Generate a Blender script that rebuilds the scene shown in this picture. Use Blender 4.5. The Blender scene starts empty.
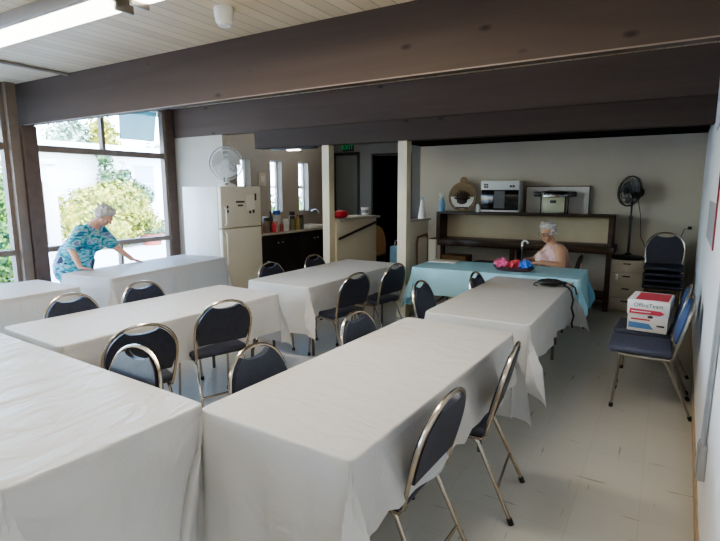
import bpy, bmesh, math, random
from mathutils import Vector, Matrix, noise
random.seed(7)
SC = bpy.context.scene
COL = SC.collection
PI = math.pi

# ------------------------------------------------------------------ materials
def mat(name, color, rough=0.6, metal=0.0, spec=0.5, vary=0.0, vscale=6.0, bump=0.0, bscale=40.0, stretch=(1, 1, 1), emit=0.0, sss=0.0):
    m = bpy.data.materials.new(name); m.use_nodes = True
    nt = m.node_tree; N = nt.nodes; L = nt.links
    b = N['Principled BSDF']
    b.inputs['Base Color'].default_value = (*color, 1)
    b.inputs['Roughness'].default_value = rough
    b.inputs['Metallic'].default_value = metal
    b.inputs['Specular IOR Level'].default_value = spec
    if emit:
        b.inputs['Emission Color'].default_value = (*color, 1)
        b.inputs['Emission Strength'].default_value = emit
    tc = N.new('ShaderNodeTexCoord'); mp = N.new('ShaderNodeMapping')
    mp.inputs['Scale'].default_value = stretch
    L.new(tc.outputs['Object'], mp.inputs['Vector'])
    if vary:
        n = N.new('ShaderNodeTexNoise'); n.inputs['Scale'].default_value = vscale; n.inputs['Detail'].default_value = 4
        L.new(mp.outputs['Vector'], n.inputs['Vector'])
        r = N.new('ShaderNodeValToRGB')
        r.color_ramp.elements[0].position = 0.3; r.color_ramp.elements[1].position = 0.7
        r.color_ramp.elements[0].color = (*[max(0, c * (1 - vary)) for c in color], 1)
        r.color_ramp.elements[1].color = (*[min(1, c * (1 + vary)) for c in color], 1)
        L.new(n.outputs['Fac'], r.inputs['Fac']); L.new(r.outputs['Color'], b.inputs['Base Color'])
    if bump:
        n2 = N.new('ShaderNodeTexNoise'); n2.inputs['Scale'].default_value = bscale; n2.inputs['Detail'].default_value = 3
        L.new(mp.outputs['Vector'], n2.inputs['Vector'])
        bp = N.new('ShaderNodeBump'); bp.inputs['Strength'].default_value = bump; bp.inputs['Distance'].default_value = 0.01
        L.new(n2.outputs['Fac'], bp.inputs['Height']); L.new(bp.outputs['Normal'], b.inputs['Normal'])
    return m

def cloth_mat(name, color, transl=0.25, clear=0.0, rough=0.45, crease=0.35, sc=1.9):
    m = bpy.data.materials.new(name); m.use_nodes = True
    nt = m.node_tree; N = nt.nodes; L = nt.links
    b = N['Principled BSDF']; out = N['Material Output']
    b.inputs['Base Color'].default_value = (*color, 1); b.inputs['Roughness'].default_value = rough
    b.inputs['Specular IOR Level'].default_value = 0.35
    tc = N.new('ShaderNodeTexCoord'); mp = N.new('ShaderNodeMapping')
    mp.inputs['Scale'].default_value = (2.6, 6.5, 3); mp.inputs['Rotation'].default_value = (0, 0, -0.35)
    L.new(tc.outputs['Object'], mp.inputs['Vector'])
    n = N.new('ShaderNodeTexNoise'); n.inputs['Scale'].default_value = sc; n.inputs['Detail'].default_value = 5
    n.inputs['Distortion'].default_value = 0.9
    L.new(mp.outputs['Vector'], n.inputs['Vector'])
    bp = N.new('ShaderNodeBump'); bp.inputs['Strength'].default_value = crease; bp.inputs['Distance'].default_value = 0.035
    L.new(n.outputs['Fac'], bp.inputs['Height']); L.new(bp.outputs['Normal'], b.inputs['Normal'])
    t = N.new('ShaderNodeBsdfTranslucent'); t.inputs['Color'].default_value = (*color, 1)
    mx = N.new('ShaderNodeMixShader'); mx.inputs[0].default_value = transl
    L.new(b.outputs[0], mx.inputs[1]); L.new(t.outputs[0], mx.inputs[2])
    last = mx
    if clear:
        tr = N.new('ShaderNodeBsdfTransparent'); m2 = N.new('ShaderNodeMixShader'); m2.inputs[0].default_value = clear
        L.new(mx.outputs[0], m2.inputs[1]); L.new(tr.outputs[0], m2.inputs[2]); last = m2
    L.new(last.outputs[0], out.inputs[0])
    return m

def glass_mat(name, tint=(1, 1, 1), gloss=0.06):
    m = bpy.data.materials.new(name); m.use_nodes = True
    nt = m.node_tree; N = nt.nodes; L = nt.links
    out = N['Material Output']; N.remove(N['Principled BSDF'])
    tr = N.new('ShaderNodeBsdfTransparent'); tr.inputs[0].default_value = (*tint, 1)
    gl = N.new('ShaderNodeBsdfGlossy'); gl.inputs['Roughness'].default_value = 0.02
    mx = N.new('ShaderNodeMixShader'); mx.inputs[0].default_value = gloss
    L.new(tr.outputs[0], mx.inputs[1]); L.new(gl.outputs[0], mx.inputs[2]); L.new(mx.outputs[0], out.inputs[0])
    return m

def wood_mat(name, c0, c1, axis='X', rough=0.5, knots=True, freq=14, spec=0.4):
    m = bpy.data.materials.new(name); m.use_nodes = True
    nt = m.node_tree; N = nt.nodes; L = nt.links
    b = N['Principled BSDF']; b.inputs['Roughness'].default_value = rough; b.inputs['Specular IOR Level'].default_value = spec
    tc = N.new('ShaderNodeTexCoord'); mp = N.new('ShaderNodeMapping')
    mp.inputs['Scale'].default_value = {'X': (0.5, freq, freq), 'Y': (freq, 0.5, freq), 'Z': (freq, freq, 0.5)}[axis]
    L.new(tc.outputs['Object'], mp.inputs['Vector'])
    n = N.new('ShaderNodeTexNoise'); n.inputs['Scale'].default_value = 1.0; n.inputs['Detail'].default_value = 6; n.inputs['Distortion'].default_value = 0.6
    L.new(mp.outputs['Vector'], n.inputs['Vector'])
    r = N.new('ShaderNodeValToRGB'); r.color_ramp.elements[0].position = 0.25; r.color_ramp.elements[1].position = 0.75
    r.color_ramp.elements[0].color = (*c0, 1); r.color_ramp.elements[1].color = (*c1, 1)
    L.new(n.outputs['Fac'], r.inputs['Fac'])
    last = r.outputs['Color']
    if knots:
        mp2 = N.new('ShaderNodeMapping'); mp2.inputs['Scale'].default_value = (1.4, 3, 3) if axis == 'X' else (3, 1.4, 3)
        L.new(tc.outputs['Object'], mp2.inputs['Vector'])
        v = N.new('ShaderNodeTexVoronoi'); v.inputs['Scale'].default_value = 1.3
        L.new(mp2.outputs['Vector'], v.inputs['Vector'])
        r2 = N.new('ShaderNodeValToRGB'); r2.color_ramp.elements[0].position = 0.03; r2.color_ramp.elements[1].position = 0.10
        r2.color_ramp.elements[0].color = (0.25, 0.22, 0.2, 1); r2.color_ramp.elements[1].color = (1, 1, 1, 1)
        L.new(v.outputs['Distance'], r2.inputs['Fac'])
        mx = N.new('ShaderNodeMix'); mx.data_type = 'RGBA'; mx.blend_type = 'MULTIPLY'; mx.inputs['Factor'].default_value = 0.8
        L.new(last, mx.inputs['A']); L.new(r2.outputs['Color'], mx.inputs['B']); last = mx.outputs['Result']
    L.new(last, b.inputs['Base Color'])
    bp = N.new('ShaderNodeBump'); bp.inputs['Strength'].default_value = 0.15; bp.inputs['Distance'].default_value = 0.01
    L.new(n.outputs['Fac'], bp.inputs['Height']); L.new(bp.outputs['Normal'], b.inputs['Normal'])
    return m

def floor_mat():
    m = bpy.data.materials.new('vinyl tile'); m.use_nodes = True
    nt = m.node_tree; N = nt.nodes; L = nt.links
    b = N['Principled BSDF']; b.inputs['Roughness'].default_value = 0.28; b.inputs['Specular IOR Level'].default_value = 0.5
    tc = N.new('ShaderNodeTexCoord')
    br = N.new('ShaderNodeTexBrick'); br.offset = 0.0; br.inputs['Scale'].default_value = 1.0
    br.inputs['Brick Width'].default_value = 0.305; br.inputs['Row Height'].default_value = 0.305
    br.inputs['Mortar Size'].default_value = 0.0018
    br.inputs['Color1'].default_value = (0.50, 0.475, 0.42, 1); br.inputs['Color2'].default_value = (0.475, 0.45, 0.395, 1)
    br.inputs['Mortar'].default_value = (0.42, 0.395, 0.34, 1)
    L.new(tc.outputs['Object'], br.inputs['Vector'])
    last = br.outputs['Color']
    for sc, rot in (((1.1, 9, 1), 0.2), ((9, 1.1, 1), 0.15)):
        mp = N.new('ShaderNodeMapping'); mp.inputs['Scale'].default_value = sc; mp.inputs['Rotation'].default_value = (0, 0, rot)
        L.new(tc.outputs['Object'], mp.inputs['Vector'])
        n = N.new('ShaderNodeTexNoise'); n.inputs['Scale'].default_value = 2.4; n.inputs['Detail'].default_value = 2
        L.new(mp.outputs['Vector'], n.inputs['Vector'])
        r = N.new('ShaderNodeValToRGB'); r.color_ramp.elements[0].position = 0.69; r.color_ramp.elements[1].position = 0.74
        r.color_ramp.elements[0].color = (1, 1, 1, 1); r.color_ramp.elements[1].color = (0.5, 0.44, 0.36, 1)
        L.new(n.outputs['Fac'], r.inputs['Fac'])
        mx = N.new('ShaderNodeMix'); mx.data_type = 'RGBA'; mx.blend_type = 'MULTIPLY'; mx.inputs['Factor'].default_value = 0.75
        L.new(last, mx.inputs['A']); L.new(r.outputs['Color'], mx.inputs['B']); last = mx.outputs['Result']
    L.new(last, b.inputs['Base Color'])
    return m

def plank_mat():
    m = bpy.data.materials.new('ceiling planks'); m.use_nodes = True
    nt = m.node_tree; N = nt.nodes; L = nt.links
    b = N['Principled BSDF']; b.inputs['Roughness'].default_value = 0.55
    tc = N.new('ShaderNodeTexCoord'); sx = N.new('ShaderNodeSeparateXYZ'); L.new(tc.outputs['Object'], sx.inputs[0])
    a = N.new('ShaderNodeMath'); a.operation = 'MULTIPLY'; a.inputs[1].default_value = 1 / 0.135; L.new(sx.outputs['X'], a.inputs[0])
    fr = N.new('ShaderNodeMath'); fr.operation = 'FRACT'; L.new(a.outputs[0], fr.inputs[0])
    r = N.new('ShaderNodeValToRGB'); e = r.color_ramp.elements
    e[0].position = 0.0; e[0].color = (0.16, 0.13, 0.09, 1); e[1].position = 0.09; e[1].color = (0.66, 0.545, 0.365, 1)
    L.new(fr.outputs[0], r.inputs['Fac'])
    fl = N.new('ShaderNodeMath'); fl.operation = 'FLOOR'; L.new(a.outputs[0], fl.inputs[0])
    wn = N.new('ShaderNodeTexWhiteNoise'); wn.noise_dimensions = '1D'; L.new(fl.outputs[0], wn.inputs['W'])
    r2 = N.new('ShaderNodeValToRGB'); r2.color_ramp.elements[0].color = (0.85, 0.83, 0.8, 1); r2.color_ramp.elements[1].color = (1, 1, 1, 1)
    L.new(wn.outputs['Value'], r2.inputs['Fac'])
    mx = N.new('ShaderNodeMix'); mx.data_type = 'RGBA'; mx.blend_type = 'MULTIPLY'; mx.inputs['Factor'].default_value = 1
    L.new(r.outputs['Color'], mx.inputs['A']); L.new(r2.outputs['Color'], mx.inputs['B'])
    L.new(mx.outputs['Result'], b.inputs['Base Color'])
    bp = N.new('ShaderNodeBump'); bp.inputs['Strength'].default_value = 0.6; bp.inputs['Distance'].default_value = 0.01
    L.new(r.outputs['Color'], bp.inputs['Height']); L.new(bp.outputs['Normal'], b.inputs['Normal'])
    return m

def blouse_mat():
    m = bpy.data.materials.new('patterned blouse'); m.use_nodes = True
    nt = m.node_tree; N = nt.nodes; L = nt.links
    b = N['Principled BSDF']; b.inputs['Roughness'].default_value = 0.7
    tc = N.new('ShaderNodeTexCoord'); mp = N.new('ShaderNodeMapping'); mp.inputs['Scale'].default_value = (9, 9, 20)
    mp.inputs['Rotation'].default_value = (0.5, 0.3, 0.4)
    L.new(tc.outputs['Object'], mp.inputs['Vector'])
    n = N.new('ShaderNodeTexNoise'); n.inputs['Scale'].default_value = 0.9; n.inputs['Detail'].default_value = 3; n.inputs['Distortion'].default_value = 1.4
    L.new(mp.outputs['Vector'], n.inputs['Vector'])
    r = N.new('ShaderNodeValToRGB'); r.color_ramp.interpolation = 'LINEAR'
    cols = [(0.30, (0.02, 0.05, 0.16)), (0.40, (0.03, 0.15, 0.30)), (0.47, (0.02, 0.33, 0.38)), (0.53, (0.10, 0.50, 0.52)), (0.58, (0.45, 0.62, 0.70)), (0.64, (0.10, 0.12, 0.32)), (0.72, (0.3, 0.25, 0.5))]
    e = r.color_ramp.elements
    e[0].position, e[0].color = cols[0][0], (*cols[0][1], 1); e[1].position, e[1].color = cols[-1][0], (*cols[-1][1], 1)
    for p, c in cols[1:-1]:
        x = e.new(p); x.color = (*c, 1)
    L.new(n.outputs['Fac'], r.inputs['Fac']); L.new(r.outputs['Color'], b.inputs['Base Color'])
    return m

def leaf_mat(name, c0, c1):
    m = bpy.data.materials.new(name); m.use_nodes = True
    nt = m.node_tree; N = nt.nodes; L = nt.links
    b = N['Principled BSDF']; b.inputs['Roughness'].default_value = 0.6
    tc = N.new('ShaderNodeTexCoord'); n = N.new('ShaderNodeTexNoise'); n.inputs['Scale'].default_value = 5
    L.new(tc.outputs['Object'], n.inputs['Vector'])
    r = N.new('ShaderNodeValToRGB'); r.color_ramp.elements[0].position = 0.35; r.color_ramp.elements[1].position = 0.65
    r.color_ramp.elements[0].color = (*c0, 1); r.color_ramp.elements[1].color = (*c1, 1)
    L.new(n.outputs['Fac'], r.inputs['Fac']); L.new(r.outputs['Color'], b.inputs['Base Color'])
    return m

M = dict(
    floor=floor_mat(), planks=plank_mat(),
    wall_white=mat('white wall paint', (0.72, 0.72, 0.72), 0.5, vary=0.05, vscale=1.5, bump=0.05),
    wall_taupe=mat('taupe wall paint', (0.43, 0.38, 0.33), 0.6, vary=0.04, vscale=2, bump=0.05),
    wall_beige=mat('beige wall paint', (0.54, 0.48, 0.385), 0.6, vary=0.05, vscale=1.2, bump=0.05),
    wall_return=mat('beige panel paint', (0.40, 0.345, 0.27), 0.6, vary=0.05, vscale=2),
    wall_cream=mat('cream wall paint', (0.64, 0.57, 0.44), 0.6, vary=0.04, vscale=2),
    wall_grey=mat('grey corridor paint', (0.23, 0.235, 0.23), 0.6, vary=0.04, vscale=2),
    post_cream=mat('cream post paint', (0.68, 0.60, 0.44), 0.5, vary=0.05, vscale=4),
    beam=wood_mat('brown stained boards', (0.066, 0.046, 0.034), (0.086, 0.061, 0.046), 'X', 0.65, freq=7, spec=0.2),
    beam_back=wood_mat('lightened fascia boards', (0.095, 0.067, 0.052), (0.125, 0.090, 0.070), 'X', 0.65, freq=7, spec=0.2),  # beam brown lightened in colour to brighten the shaded fascia
    beam_dark=wood_mat('dark brown header', (0.058, 0.042, 0.034), (0.076, 0.056, 0.045), 'X', 0.65, freq=7, spec=0.2),
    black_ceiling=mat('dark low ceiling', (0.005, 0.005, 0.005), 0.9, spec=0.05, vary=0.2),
    frame_brown=mat('brown window frame', (0.13, 0.085, 0.065), 0.5, vary=0.15, vscale=10),
    frame_tan=mat('tan window frame', (0.22, 0.165, 0.125), 0.5, vary=0.1, vscale=8),
    shelf=wood_mat('dark stained shelf wood', (0.030, 0.014, 0.008), (0.070, 0.034, 0.02), 'X', 0.4, knots=False),
    board_beige=mat('beige backing panel', (0.62, 0.53, 0.36), 0.6, vary=0.04),
    glass=glass_mat('window glass'),
    cloth=cloth_mat('white plastic tablecloth', (0.72, 0.71, 0.695), 0.35, 0.04),
    cloth_creased=cloth_mat('creased white plastic tablecloth', (0.73, 0.725, 0.72), 0.32, 0.03, 0.32, 1.0, 1.1),
    cloth_blue=cloth_mat('aqua blue tablecloth', (0.46, 0.77, 0.88), 0.2, 0.0),
    tabletop=mat('tan table laminate', (0.50, 0.42, 0.31), 0.4, vary=0.05),
    table_leg=mat('brown grey table leg', (0.14, 0.115, 0.095), 0.4, metal=0.4, vary=0.1),
    chrome=mat('brass tinted chrome', (0.46, 0.40, 0.33), 0.22, metal=1.0, vary=0.08, vscale=20),
    steel=mat('dull steel tube', (0.36, 0.33, 0.28), 0.32, metal=0.9, vary=0.08, vscale=20),
    navy=mat('navy vinyl', (0.022, 0.026, 0.045), 0.45, vary=0.25, vscale=30, bump=0.08, bscale=180),
    slate=mat('slate blue fabric', (0.070, 0.080, 0.125), 0.75, vary=0.2, vscale=60, bump=0.15, bscale=300),
    blue=mat('bright blue vinyl', (0.035, 0.085, 0.21), 0.5, vary=0.12, vscale=20),
    smoke_blade=mat('grey translucent blade', (0.10, 0.10, 0.105), 0.35, vary=0.1),
    rubber=mat('black rubber', (0.015, 0.015, 0.015), 0.6, vary=0.1),
    black=mat('black plastic', (0.014, 0.014, 0.015), 0.4, vary=0.15),
    white_enamel=mat('white enamel', (0.78, 0.77, 0.74), 0.3, vary=0.02),
    cream_enamel=mat('cream fridge front', (0.70, 0.655, 0.55), 0.35, vary=0.02),
    white_plastic=mat('white plastic', (0.75, 0.75, 0.72), 0.4, vary=0.03),
    grey_plastic=mat('grey plastic', (0.30, 0.30, 0.30), 0.5, vary=0.05),
    paper=mat('white paper', (0.80, 0.77, 0.68), 0.7, vary=0.03),
    tan_metal=mat('putty filing cabinet paint', (0.58, 0.52, 0.41), 0.4, vary=0.03),
    cabinet_dark=wood_mat('dark cabinet front', (0.012, 0.009, 0.009), (0.024, 0.017, 0.016), 'Z', 0.4, knots=False),
    counter=mat('beige laminate worktop', (0.40, 0.36, 0.30), 0.35, vary=0.1),
    red=mat('red plastic', (0.55, 0.03, 0.05), 0.45, vary=0.1),
    dark_red=mat('dark red edge', (0.22, 0.015, 0.025), 0.5, vary=0.1),
    box_red=mat('red printed card', (0.60, 0.06, 0.09), 0.6, vary=0.05),
    box_blue=mat('blue printed card', (0.12, 0.28, 0.55), 0.6, vary=0.05),
    box_white=mat('white card', (0.78, 0.75, 0.72), 0.7, vary=0.03),
    ink=mat('dark print ink', (0.05, 0.045, 0.05), 0.6, vary=0.05),
    skin=mat('skin', (0.58, 0.33, 0.24), 0.5, vary=0.08, vscale=14),
    skin_tan=mat('tanned skin', (0.50, 0.29, 0.19), 0.5, vary=0.08, vscale=14),
    hair=mat('white grey hair', (0.50, 0.485, 0.465), 0.6, vary=0.25, vscale=60, bump=0.5, bscale=90),
    blouse=blouse_mat(),
    pink=mat('pale pink knit', (0.74, 0.50, 0.48), 0.75, vary=0.10, vscale=25, bump=0.2, bscale=120),
    trousers=mat('dark navy trousers', (0.04, 0.04, 0.09), 0.8, vary=0.15),
    concrete=mat('pale concrete', (0.62, 0.66, 0.70), 0.8, vary=0.06, vscale=1),
    siding=mat('white siding', (0.78, 0.79, 0.80), 0.6, vary=0.02, stretch=(1, 1, 12)),
    roofing=mat('white metal roof', (0.80, 0.80, 0.80), 0.5, vary=0.02),
    pane_out=mat('house window pane', (0.30, 0.40, 0.46), 0.15, vary=0.1),
    shade=cloth_mat('teal window shade fabric', (0.04, 0.20, 0.235), 0.4, 0.04),
    leaf_yellow=leaf_mat('yellow green leaves', (0.12, 0.17, 0.012), (0.46, 0.42, 0.04)),
    leaf_green=leaf_mat('bright green leaves', (0.035, 0.12, 0.012), (0.16, 0.30, 0.04)),
    leaf_dark=leaf_mat('dark green leaves', (0.03, 0.09, 0.03), (0.12, 0.20, 0.08)),
    leaf_far=leaf_mat('distant tree leaves', (0.12, 0.22, 0.14), (0.30, 0.40, 0.28)),
    bark=mat('bark', (0.12, 0.08, 0.05), 0.9, vary=0.2),
    tube=mat('fluorescent lens', (1.0, 0.97, 0.88), 0.5, emit=5.5),
    fixture=mat('grey brown fixture housing', (0.30, 0.27, 0.23), 0.5, vary=0.05),
    exit_green=mat('green sign glow', (0.03, 0.55, 0.20), 0.5, emit=0.22),
    wicker=wood_mat('woven tan basket', (0.16, 0.10, 0.05), (0.36, 0.26, 0.15), 'X', 0.7, knots=False, freq=30),
    wood_light=wood_mat('brown wood frame', (0.10, 0.055, 0.025), (0.20, 0.11, 0.05), 'Z', 0.5, knots=False),
    conduit=mat('galvanised conduit', (0.42, 0.43, 0.45), 0.4, metal=0.7, vary=0.1),
    mirror_steel=mat('polished steel', (0.74, 0.73, 0.70), 0.30, metal=1.0, vary=0.05),
    urn_cream=mat('pale green enamel', (0.62, 0.62, 0.44), 0.3, vary=0.05),
    dark_glass=mat('dark oven glass', (0.012, 0.012, 0.013), 0.12, vary=0.1),
    tissue_pink=mat('pink red tissue', (0.72, 0.12, 0.26), 0.6, vary=0.55, vscale=28),
    tissue_blue=mat('blue tissue', (0.05, 0.17, 0.62), 0.55, vary=0.4, vscale=28),
    blue_bottle=mat('pale blue bottle', (0.25, 0.45, 0.60), 0.3, vary=0.1),
    brown_card=mat('brown cardboard', (0.24, 0.14, 0.06), 0.8, vary=0.1),
    terracotta=mat('red brown planter', (0.34, 0.10, 0.07), 0.7, vary=0.15),
    wall_foot=mat('tan brown wall foot', (0.40, 0.30, 0.2), 0.7, vary=0.2, vscale=8),
)

# ------------------------------------------------------------------ mesh builder
class MB:
    def __init__(s): s.bm = bmesh.new()
    def box(s, x0, x1, y0, y1, z0, z1, bev=0.0, mtx=None, seg=2):
        r = bmesh.ops.create_cube(s.bm, size=1.0); vs = r['verts']
        for v in vs:
            v.co = Vector(((x0 + x1) / 2 + v.co.x * (x1 - x0), (y0 + y1) / 2 + v.co.y * (y1 - y0), (z0 + z1) / 2 + v.co.z * (z1 - z0)))
        if bev:
            es = list({e for v in vs for e in v.link_edges})
            rb = bmesh.ops.bevel(s.bm, geom=es, offset=bev, segments=seg, affect='EDGES', profile=0.5)
            vs = list({v for f in rb['faces'] for v in f.verts} | {v for v in vs if v.is_valid})
        if mtx: bmesh.ops.transform(s.bm, matrix=mtx, verts=vs)
        return s
    def tube(s, pts, r, seg=8, closed=False, caps=True, flat=1.0):
        pts = [Vector(p) for p in pts]; n = len(pts); rings = []
        rr = r if isinstance(r, (list, tuple)) else [r] * n
        prev = None
        for i, p in enumerate(pts):
            a = pts[i - 1] if (i > 0 or closed) else p
            b = pts[(i + 1) % n] if (i < n - 1 or closed) else p
            t = (b - a).normalized()
            if prev is None:
                ref = Vector((0, 0, 1)) if abs(t.z) < 0.9 else Vector((1, 0, 0))
                u = t.cross(ref).normalized()
            else:
                u = (prev - t * prev.dot(t)).normalized()
            prev = u; w = t.cross(u)
            rings.append([s.bm.verts.new(p + (u * math.cos(2 * PI * k / seg) + w * math.sin(2 * PI * k / seg) * flat) * rr[i]) for k in range(seg)])
        m = n if closed else n - 1
        for i in range(m):
            A, B = rings[i], rings[(i + 1) % n]
            for k in range(seg):
                s.bm.faces.new((A[k], A[(k + 1) % seg], B[(k + 1) % seg], B[k]))
        if caps and not closed:
            s.bm.faces.new(rings[0][::-1]); s.bm.faces.new(rings[-1])
        return s
    def cyl(s, p0, p1, r0, r1=None, seg=16):
        return s.tube([p0, p1], [r0, r0 if r1 is None else r1], seg)
    def ell(s, c, rx, ry=None, rz=None, sub=2, mtx=None):
        ry = rx if ry is None else ry; rz = rx if rz is None else rz
        r = bmesh.ops.create_icosphere(s.bm, subdivisions=sub, radius=1.0)
        for v in r['verts']:
            q = Vector((v.co.x * rx, v.co.y * ry, v.co.z * rz))
            if mtx: q = mtx @ q
            v.co = q + Vector(c)
        return s
    def lathe(s, prof, c=(0, 0, 0), seg=20, mtx=None):
        c = Vector(c); rings = []
        for r, z in prof:
            ring = []
            for k in range(seg):
                a = 2 * PI * k / seg
                q = Vector((r * math.cos(a), r * math.sin(a), z))
                if mtx: q = mtx @ q
                ring.append(s.bm.verts.new(q + c))
            rings.append(ring)
        for A, B in zip(rings, rings[1:]):
            for k in range(seg):
                s.bm.faces.new((A[k], A[(k + 1) % seg], B[(k + 1) % seg], B[k]))
        s.bm.faces.new(rings[0][::-1]); s.bm.faces.new(rings[-1])
        return s
    def prism(s, poly, fn, d0, d1):
        A = [s.bm.verts.new(fn(p[0], p[1], d0)) for p in poly]
        B = [s.bm.verts.new(fn(p[0], p[1], d1)) for p in poly]
        n = len(poly)
        s.bm.faces.new(A[::-1]); s.bm.faces.new(B)
        for i in range(n): s.bm.faces.new((A[i], A[(i + 1) % n], B[(i + 1) % n], B[i]))
        return s
    def quad(s, a, b, c, d):
        s.bm.faces.new([s.bm.verts.new(Vector(p)) for p in (a, b, c, d)]); return s
    def taper(s, p0, p1, r0, r1):
        p0, p1 = Vector(p0), Vector(p1)
        s.ell(p0, r0, sub=2); s.ell(p1, r1, sub=2)
        if (p1 - p0).length > 1e-4: s.tube([p0, p1], [r0, r1], 12)
        return s
    def build(s, name, m, parent=None, smooth=True, loc=None):
        bmesh.ops.recalc_face_normals(s.bm, faces=s.bm.faces)
        me = bpy.data.meshes.new(name); s.bm.to_mesh(me); s.bm.free()
        me.materials.append(m)
        if smooth:
            me.polygons.foreach_set('use_smooth', [True] * len(me.polygons))
            try: me.set_sharp_from_angle(angle=math.radians(35))
            except Exception: pass
        o = bpy.data.objects.new(name, me); COL.objects.link(o)
        if parent: o.parent = parent
        if loc: o.location = loc
        return o

def thing(name, label, cat, loc=(0, 0, 0), rz=0.0, group=None):
    o = bpy.data.objects.new(name, None); COL.objects.link(o)
    o.location = loc; o.rotation_euler = (0, 0, rz); o.empty_display_size = 0.1
    o['label'] = label; o['category'] = cat
    if group: o['group'] = group
    return o
def tag(o, label, cat, group=None, kind=None):
    o['label'] = label; o['category'] = cat
    if group: o['group'] = group
    if kind: o['kind'] = kind
    return o
def struct(o, label=None):
    o['kind'] = 'structure'
    if label: o['label'] = label
    return o
KIDS = {}
def kids(o): return [c for c in bpy.data.objects if c.parent == o]
def copy_tree(o, parent=None):
    c = o.copy(); COL.objects.link(c)
    if parent: c.parent = parent
    for k in kids(o): copy_tree(k, c)
    return c
def remesh(o, voxel, smooth=6, fac=0.5):
    md = o.modifiers.new('r', 'REMESH'); md.mode = 'VOXEL'; md.voxel_size = voxel; md.use_smooth_shade = True
    if smooth:
        sm = o.modifiers.new('s', 'SMOOTH'); sm.iterations = smooth; sm.factor = fac
    dg = bpy.context.evaluated_depsgraph_get(); dg.update()
    me = bpy.data.meshes.new_from_object(o.evaluated_get(dg))
    old = o.data; mats = [m for m in old.materials]
    o.modifiers.clear(); o.data = me; me.name = old.name
    if not me.materials:
        for m in mats: me.materials.append(m)
    me.polygons.foreach_set('use_smooth', [True] * len(me.polygons))
    bpy.data.meshes.remove(old)
    return o
def text(name, body, size, m, parent, loc, rot, extrude=0.0006, align='CENTER'):
    cu = bpy.data.curves.new(name, 'FONT'); cu.body = body; cu.size = size; cu.extrude = extrude
    cu.align_x = align; cu.align_y = 'CENTER'; cu.materials.append(m)
    o = bpy.data.objects.new(name, cu); COL.objects.link(o); o.location = loc; o.rotation_euler = rot
    dg = bpy.context.evaluated_depsgraph_get(); dg.update()
    me = bpy.data.meshes.new_from_object(o.evaluated_get(dg))
    if not me.materials: me.materials.append(m)
    q = bpy.data.objects.new(name, me); COL.objects.link(q); q.location = loc; q.rotation_euler = rot
    bpy.data.objects.remove(o)
    if parent: q.parent = parent
    return q

# ------------------------------------------------------------------ camera
f_px, pitch, roll, yaw, eye = 508.2, math.radians(9.04), math.radians(-0.14), math.radians(30.98), 1.651
fw = Vector((-math.sin(yaw) * math.cos(pitch), math.cos(yaw) * math.cos(pitch), -math.sin(pitch)))
rt = Vector((math.cos(yaw), math.sin(yaw), 0)); up = rt.cross(fw)
cr, sr = math.cos(roll), math.sin(roll)
r2, u2 = rt * cr + up * sr, up * cr - rt * sr
cam = bpy.data.cameras.new('camera'); co = bpy.data.objects.new('camera', cam); COL.objects.link(co)
cam.sensor_fit = 'HORIZONTAL'; cam.sensor_width = 36; cam.lens = f_px / 720 * 36; cam.clip_start = 0.03; cam.clip_end = 300
co.matrix_world = Matrix(((r2.x, u2.x, -fw.x, 0), (r2.y, u2.y, -fw.y, 0), (r2.z, u2.z, -fw.z, eye), (0, 0, 0, 1)))
SC.camera = co

# ------------------------------------------------------------------ room shell
CEIL = 2.95
GX = -7.1            # glass wall
def rwx(y): return 0.172 + 0.0252 * y      # right wall (a touch out of square)
Y0 = -3.0

struct(MB().box(GX - 0.1, 0.6, Y0, 9.8, -0.08, 0.0).build('floor', M['floor'], smooth=False), 'off white vinyl tile floor with thin dark streaks')
struct(MB().box(GX - 0.9, 0.6, Y0, 9.8, CEIL, CEIL + 0.12).build('ceiling', M['planks'], smooth=False), 'cream plank ceiling with dark joints')
b = MB()
b.prism([(rwx(Y0), Y0), (rwx(8.9), 8.9), (0.62, 8.9), (0.62, Y0)], lambda x, y, z: Vector((x, y, z)), 0, CEIL)
struct(b.build('wall_right', M['wall_white'], smooth=False), 'white wall beside the stacked chairs')
b = MB(); b.prism([(rwx(Y0) - 0.006, Y0), (rwx(8.0) - 0.006, 8.0), (rwx(8.0), 8.0), (rwx(Y0), Y0)], lambda x, y, z: Vector((x, y, z)), 0, 0.14)  # thin tan strip along the foot of the wall
struct(b.build('wall_foot_right', M['wall_foot'], smooth=False), 'tan foot of the white wall')
struct(MB().box(GX - 0.1, 0.6, Y0 - 0.1, Y0, 0, CEIL).build('wall_front', M['wall_taupe'], smooth=False))
struct(MB().box(-3.62, 0.5, 8.02, 8.14, 0, 2.36).build('wall_back', M['wall_beige'], smooth=False), 'beige grey wall behind the dark shelf unit')
struct(MB().box(-3.62, -3.5, 8.14, 8.84, 0, 2.36).build('wall_alcove', M['wall_grey'], smooth=False))
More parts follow.
